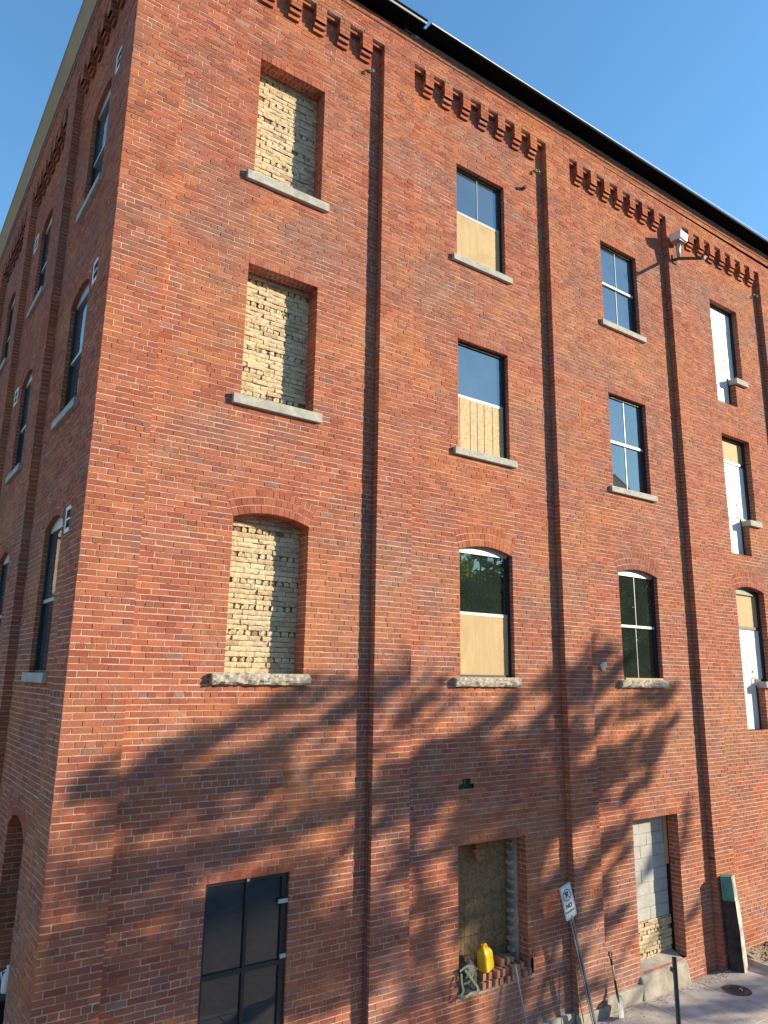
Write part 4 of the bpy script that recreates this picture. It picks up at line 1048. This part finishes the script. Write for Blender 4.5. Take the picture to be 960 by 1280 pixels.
# ------------------------------------------------------------------ trees on the sunny side: they shade the lower wall and show in the panes
SUN = Vector((1.55, -1.0, .56)); SD = SUN.normalized()
STROKES=[
 ([(-0.14, -1.5), (0.06, -1.33), (0.66, -1.21), (1.19, -1.0), (1.99, -0.67), (2.8, -0.28)], 0.28, 0.12, 2.6),
 ([(0.0, -1.8), (0.69, -1.5), (1.44, -1.44), (2.22, -1.22), (2.93, -0.74), (3.75, -0.38)], 0.32, 0.17, 2.4),
 ([(2.81, -0.46), (3.65, -0.08)], 0.12, 0.07, 1.5),
 ([(0.66, -1.19), (1.38, -1.23), (2.02, -1.06)], 0.28, 0.16, 2.2),
 ([(0.91, -1.75), (1.68, -1.66), (2.34, -1.47), (2.84, -1.19), (3.74, -1.03)], 0.19, 0.11, 1.9),
 ([(2.7, -1.49), (3.51, -1.32)], 0.09, 0.05, 1.2),
 ([(0.26, -2.15), (0.94, -2.09), (1.67, -2.08), (2.27, -2.01), (3.08, -1.83), (3.87, -1.63)], 0.25, 0.14, 2.2),
 ([(0.03, -2.01), (0.66, -2.02), (1.35, -1.95)], 0.15, 0.07, 1.6),
 ([(0.05, -2.26), (0.73, -2.36), (1.48, -2.47)], 0.09, 0.13, 1.8),
 ([(0.03, -2.74), (0.75, -2.62), (1.71, -2.62)], 0.25, 0.29, 2.3),
 ([(0.0, -3.06), (0.79, -3.02), (1.78, -3.01)], 0.35, 0.35, 2.6),
 ([(0.03, -3.37), (0.83, -3.41), (1.81, -3.39)], 0.31, 0.35, 2.2),
 ([(1.75, -2.62), (2.92, -2.8)], 0.83, 0.83, 2.4),
 ([(1.8, -3.32), (2.95, -3.46)], 0.89, 0.89, 2.6),
 ([(2.82, -3.03), (3.91, -3.04)], 0.4, 0.26, 2.2),
 ([(2.84, -3.44), (4.09, -3.42)], 0.48, 0.35, 2.2),
 ([(2.82, -3.91), (3.6, -3.92)], 0.25, 0.17, 2.0),
 ([(2.79, -2.45), (3.32, -2.34)], 0.17, 0.1, 1.6),
 ([(3.65, -2.2), (4.06, -1.88)], 0.28, 0.21, 2.0),
 ([(0.06, -1.66), (0.7, -1.61), (1.53, -1.45)], 0.27, 0.23, 0.42),
 ([(0.88, -1.4), (2.23, -1.25), (3.05, -0.98)], 0.3, 0.21, 0.57),
 ([(0.09, -2.61), (0.78, -2.48), (1.47, -2.35)], 0.22, 0.22, 0.47),
 ([(0.93, -1.9), (2.26, -1.8), (3.75, -1.48)], 0.25, 0.21, 0.42),
 ([(-0.04, -2.11), (1.54, -2.21)], 0.23, 0.23, 0.38),
 ([(3.99, -2.42), (5.51, -2.12)], 0.44, 0.44, 0.34),
 ([(4.65, -1.85), (6.88, -1.28), (8.87, -0.84)], 0.66, 0.49, 0.42),
 ([(8.04, -1.91), (9.42, -1.47)], 0.55, 0.37, 0.57),
 ([(4.13, -3.53), (4.73, -3.42), (5.44, -3.21)], 0.4, 0.31, 0.38),
 ([(6.94, -3.79), (9.27, -3.06)], 0.63, 0.46, 0.27),
 ([(4.01, -0.52), (4.25, -0.23), (4.63, 0.18)], 0.23, 0.13, 1.7),
 ([(3.99, -0.9), (4.26, -0.72), (4.64, -0.53)], 0.29, 0.21, 2.0),
 ([(4.64, -0.78), (5.46, -0.47)], 0.12, 0.05, 1.2),
 ([(4.65, -1.12), (5.25, -1.05), (5.89, -0.92), (6.35, -0.67), (7.0, -0.28), (7.71, -0.02)], 0.27, 0.19, 2.3),
 ([(8.18, 0.26), (9.0, 0.76)], 0.17, 0.08, 1.5),
 ([(7.79, -0.14), (8.36, 0.08), (9.5, 0.62)], 0.25, 0.15, 2.0),
 ([(6.57, -1.22), (7.15, -0.8), (7.96, -0.4), (8.53, -0.13), (9.46, 0.19)], 0.24, 0.18, 2.1),
 ([(7.39, -1.09), (8.12, -0.7), (8.91, -0.29)], 0.18, 0.11, 1.6),
 ([(7.91, -1.16), (8.68, -0.84), (9.4, -0.48), (10.28, -0.29), (11.22, -0.15)], 0.27, 0.11, 2.1),
 ([(9.39, -0.67), (10.6, -0.49)], 0.12, 0.07, 1.2),
 ([(7.88, -1.68), (8.83, -1.38), (9.88, -1.06), (10.91, -0.8)], 0.25, 0.1, 2.0),
 ([(8.6, -1.9), (9.41, -1.59), (10.06, -1.35), (10.62, -1.28)], 0.28, 0.15, 2.2),
 ([(8.76, -2.2), (9.26, -2.07), (10.24, -1.68)], 0.2, 0.1, 1.9),
 ([(3.97, -1.23), (4.71, -1.23), (5.67, -1.12), (6.26, -1.09)], 0.41, 0.31, 2.4),
 ([(4.65, -1.66), (5.66, -1.48), (6.88, -1.45)], 0.51, 0.46, 2.6),
 ([(5.52, -2.02), (6.55, -1.8), (8.06, -1.69)], 0.47, 0.37, 2.6),
 ([(6.54, -2.17), (7.68, -2.11), (8.6, -1.84)], 0.39, 0.28, 2.4),
 ([(7.89, -1.45), (8.82, -1.5)], 0.36, 0.24, 1.8),
 ([(3.98, -1.6), (4.65, -1.46)], 0.43, 0.39, 2.2),
 ([(3.98, -1.97), (4.65, -1.75), (5.11, -1.74)], 0.24, 0.19, 1.9),
 ([(4.0, -2.73), (4.6, -2.45), (5.51, -2.31)], 0.29, 0.16, 2.0),
 ([(4.01, -3.21), (4.6, -3.08), (5.24, -3.04)], 0.22, 0.11, 1.6),
 ([(4.67, -3.8), (5.04, -3.6), (5.44, -3.44)], 0.25, 0.12, 1.8),
 ([(4.04, -4.26), (4.61, -4.13), (5.24, -4.13)], 0.26, 0.13, 1.8),
 ([(5.79, -2.34), (6.75, -2.75)], 0.61, 0.56, 3.0),
 ([(5.85, -3.08), (6.66, -3.1)], 0.55, 0.45, 2.6),
 ([(6.88, -3.38), (7.63, -3.13), (8.53, -2.86), (9.53, -2.45)], 0.34, 0.17, 2.1),
 ([(6.84, -2.46), (7.84, -2.29)], 0.17, 0.22, 1.8),
 ([(6.86, -3.98), (7.76, -3.77), (8.66, -3.49)], 0.26, 0.15, 1.8),
 ([(7.91, -4.16), (8.63, -3.97), (9.21, -3.73)], 0.22, 0.11, 1.6),
 ([(8.49, -3.35), (9.18, -2.99)], 0.2, 0.1, 1.6),
 ([(10.6, -3.34), (11.11, -2.91), (11.35, -2.42)], 0.19, 0.1, 1.7),
 ([(6.61, -4.6), (7.39, -4.37), (7.9, -4.26)], 0.22, 0.13, 1.7),
 ([(6.46, -4.8), (7.21, -4.78), (7.87, -4.77)], 0.19, 0.13, 1.6),
 ([(10.58, -4.41), (11.3, -4.11)], 0.15, 0.09, 1.1),
 ([(8.51, -5.51), (9.62, -5.56), (10.65, -5.57)], 0.21, 0.16, 1.6),
 ([(7.81, -5.64), (9.6, -5.82), (11.73, -5.98)], 0.26, 0.21, 1.6),
]

def tree(name, label, base, fork, strokes, d0, seed, extra=()):
    R_ = random.Random(seed)
    t = thing(name, label, 'tree', base, 'trees across the street')
    tr_ = MB(); base = Vector(base); fork = Vector(fork)
    tr_.tube([base, base.lerp(fork, .3)+Vector((.08, .05, 0)), base.lerp(fork, .7)+Vector((-.06, .06, 0)), fork], [.30, .24, .21, .17], 12); tr_.build('trunk', 'bark', t, smooth=True)
    lm = MB(); lf = MB()
    def leaf(p, s):
        a = Vector((R_.gauss(0, 1), R_.gauss(0, 1), R_.gauss(0, 1))).normalized(); b = a.orthogonal().normalized()
        b = (b*math.cos(R_.random()*6.28)+a.cross(b)*math.sin(R_.random()*6.28)).normalized(); c = a.cross(b)
        lf.face([p-b*s, p+c*s*.5, p+b*s, p-c*s*.5], 0, (R_.random(), .5, 0))
    for q, (pts, w0, w1, de) in enumerate(strokes):
        d = d0+R_.uniform(-1.3, 1.3)
        def up(u, z, dd): return Vector((u, .06, z))+SUN*dd
        P = [up(u, z, d+.25*k*R_.uniform(-1, 1)) for k, (u, z) in enumerate(pts)]
        lm.tube([fork-Vector((0, 0, .3)), fork.lerp(P[0], .55)+Vector((0, 0, -.25)), P[0]]+P[1:], [.05, .04, .028]+[.022-.014*k/len(P) for k in range(1, len(P))], 6)
        seg = [(P[k+1]-P[k]).length for k in range(len(P)-1)]; T = sum(seg)
        pl_ = sum(math.dist(pts[k], pts[k+1]) for k in range(len(pts)-1))
        nl = int(de*pl_*(w0+w1)*.5/.0021)
        ntw = max(2, int(nl/13))
        for _ in range(ntw):      # leafy twigs fanning up off the bough
            s = R_.random()*T; k = 0; s0 = s/T
            while k < len(seg)-1 and s > seg[k]: s -= seg[k]; k += 1
            f = s/seg[k]; c = P[k].lerp(P[k+1], f); w = (w0+(w1-w0)*s0)*.5
            dirv = (P[k+1]-P[k]).normalized(); side = dirv.cross(SD).normalized()
            if side.z < 0: side = -side
            o = R_.gauss(0, .52)*w*(1+.3*math.sin(s0*23+q*1.7))
            c = c+side*(o-.06)+SD*R_.gauss(0, .4); tw = (dirv+side*R_.uniform(-.05, .42)).normalized(); ln = R_.uniform(.35, .8)
            for _2 in range(13):
                h = R_.random(); leaf(c+tw*(h*ln)+side*R_.gauss(0, .03)+SD*R_.gauss(0, .12), R_.uniform(.06, .105))
    for (c, rad, n) in extra:
        c = Vector(c); k = max(3, n//260); cl = []
        for _ in range(k):
            v = Vector((R_.gauss(0, 1), R_.gauss(0, 1), R_.gauss(0, 1))).normalized(); cl.append(c+Vector((v.x*rad, v.y*rad, v.z*rad*.8))*R_.random()**.4)
        for p in cl: lm.tube([fork, fork.lerp(p, .6)-Vector((0, 0, .2)), p], [.06, .035, .01], 5)
        for _ in range(n):
            p = R_.choice(cl); leaf(p+Vector((R_.gauss(0, .42), R_.gauss(0, .42), R_.gauss(0, .34))), R_.uniform(.09, .15))
    lm.build('limb', 'bark', t, smooth=True); lf.build('crown', 'leaf', t)
    return t
left_s = [s for s in STROKES if s[0][-1][0] < 5.2]; right_s = [s for s in STROKES if s[0][-1][0] >= 5.2]
DT = 10.4
sh_ = lambda u, z, d: Vector((u, 0, z))+SUN*d
f1 = sh_(-.4, -6.2, DT); f2 = sh_(6.2, -6.4, DT)
tree('broadleaf_tree', 'leafy street tree nearest the corner, its boughs shading the lower left of the front', (f1.x-.1, f1.y, GZ-.16), f1, left_s, DT, 3)
tree('broadleaf_tree', 'leafy street tree farther right, its boughs shading the middle of the front', (f2.x+.1, f2.y, GZ-.16), f2, right_s, DT, 5)
# wood across the street, added to block bright low sky; mirrored in the lower panes
R2 = random.Random(11); wm = MB()
def wood_top(x): return 20.5+2.4*math.sin(x*.11)+1.6*math.sin(x*.31+1)+.9*math.sin(x*.8)
for k in range(15000):
    x = R2.uniform(-120, 240); y = -86+R2.gauss(0, 3.2); zt_ = wood_top(x); z = GZ+(zt_-GZ)*R2.random()**.7; s = R2.uniform(.7, 1.4)
    a = Vector((R2.gauss(0, 1), R2.gauss(0, 1), R2.gauss(0, 1))).normalized(); b = a.orthogonal().normalized(); c = a.cross(b); p = Vector((x, y, z))
    wm.face([p-b*s, p+c*s*.6, p+b*s, p-c*s*.6], 0, (R2.random(), .5, 0))
xs = [-120+k*1.5 for k in range(241)]
for xa, xb in zip(xs, xs[1:]):
    za, zb = wood_top(xa)-2, wood_top(xb)-2
    wm.hexa([(xa, -90+math.sin(xa), GZ-.16), (xb, -90+math.sin(xb), GZ-.16), (xb, -93, GZ-.16), (xa, -93, GZ-.16), (xa, -90+math.sin(xa), za), (xb, -90+math.sin(xb), zb), (xb, -93, zb), (xa, -93, za)], 0, (.1, .5, 0))
o = wm.build('wood', 'woodleaf'); tag(o, 'dense green wood across the street mirrored in the lower panes', 'wood', kind='stuff')
# a tall gabled building and a tan block seen only as reflections
hx, hy = 146.5, -110.0
h = thing('gabled_building', 'tall tan gabled building far across the street', 'building', (hx, hy, GZ-.16))
mb = MB(); mb.box(hx-11, hx+11, hy-8, hy+8, GZ-.16, 41.0); mb.build('wall', 'tanwall', h)
mb = MB(); zr = 50.1
for s_ in (-1, 1): mb.face([(hx+s_*11.6, hy-8.4, 44.4), (hx+s_*11.6, hy+8.4, 44.4), (hx, hy+8.4, zr), (hx, hy-8.4, zr)])
mb.build('roof', 'roofing', h)
mb = MB()
for s_ in (-8, 8): mb.face([(hx-11, hy+s_, 41), (hx+11, hy+s_, 41), (hx+11, hy+s_, 44.6), (hx, hy+s_, 49.8), (hx-11, hy+s_, 44.6)])
mb.build('gable', 'tanwall', h)
for k in range(5):
    for q in range(11):
        mb = MB(); mb.box(hx-9.4+k*3.9, hx-7.6+k*3.9, hy+7.98, hy+8.04, -3+q*3.8, -.9+q*3.8); mb.build('window', 'glass_door', h)
nb = thing('tan_building', 'sunlit tan block standing beyond the shaded side', 'building', (-9, 36, GZ-.16))
mb = MB(); mb.box(-15, -3.2, 33, 44, GZ-.16, 7.0); mb.build('wall', 'tanwall', nb)
mb = MB(); mb.box(-15.2, -3.0, 32.8, 44.2, 7.0, 7.4); mb.build('parapet', 'stone', nb)
for k in range(4):
    for zf in (-3.5, .2, 3.8):
        mb = MB(); mb.box(-14+k*2.9, -12.8+k*2.9, 32.96, 33.02, zf, zf+1.8); mb.build('window', 'glass_door', nb)

# ------------------------------------------------------------------ light, sky, camera
sc = bpy.context.scene
W = bpy.data.worlds.new('World'); sc.world = W; W.use_nodes = True
nt = W.node_tree; bgn = nt.nodes['Background']
sky = nt.nodes.new('ShaderNodeTexSky'); sky.sky_type = 'NISHITA'; sky.sun_disc = False
EL = math.asin(SD.z); sky.sun_elevation = EL; sky.sun_rotation = math.atan2(SD.x, SD.y)
sky.altitude = 200; sky.air_density = 2.0; sky.dust_density = .0; sky.ozone_density = 8.0
nt.links.new(sky.outputs[0], bgn.inputs[0]); bgn.inputs[1].default_value = .145
ld = bpy.data.lights.new('sun', 'SUN'); ld.energy = 4.4; ld.angle = math.radians(.53); ld.color = (1, .88, .62)
lo = bpy.data.objects.new('sun', ld); C.objects.link(lo); lo.rotation_euler = SD.to_track_quat('Z', 'Y').to_euler()
cd = bpy.data.cameras.new('camera'); cam = bpy.data.objects.new('camera', cd); C.objects.link(cam)
from mathutils import Matrix
Rv, Uv, Fv = Vector((0.8135634, -0.58129582, 0.01448312)), Vector((-0.13883284, -0.16999841, 0.97561569)), Vector((0.56465922, 0.79573596, 0.21900743))
mm = Matrix((( Rv.x, Uv.x, -Fv.x), (Rv.y, Uv.y, -Fv.y), (Rv.z, Uv.z, -Fv.z)))
cam.matrix_world = Matrix.Translation((-1.92545683, -8.52510884, -0.02714017)) @ mm.to_4x4()
cd.sensor_fit = 'HORIZONTAL'; cd.sensor_width = 36; cd.lens = 921.5776*36/960; cd.clip_end = 2000; cd.clip_start = .05
sc.camera = cam
vs = sc.view_settings; vs.view_transform = 'Standard'; vs.look = 'None'; vs.gamma = 1; vs.use_curve_mapping = False; vs.exposure = 1.02
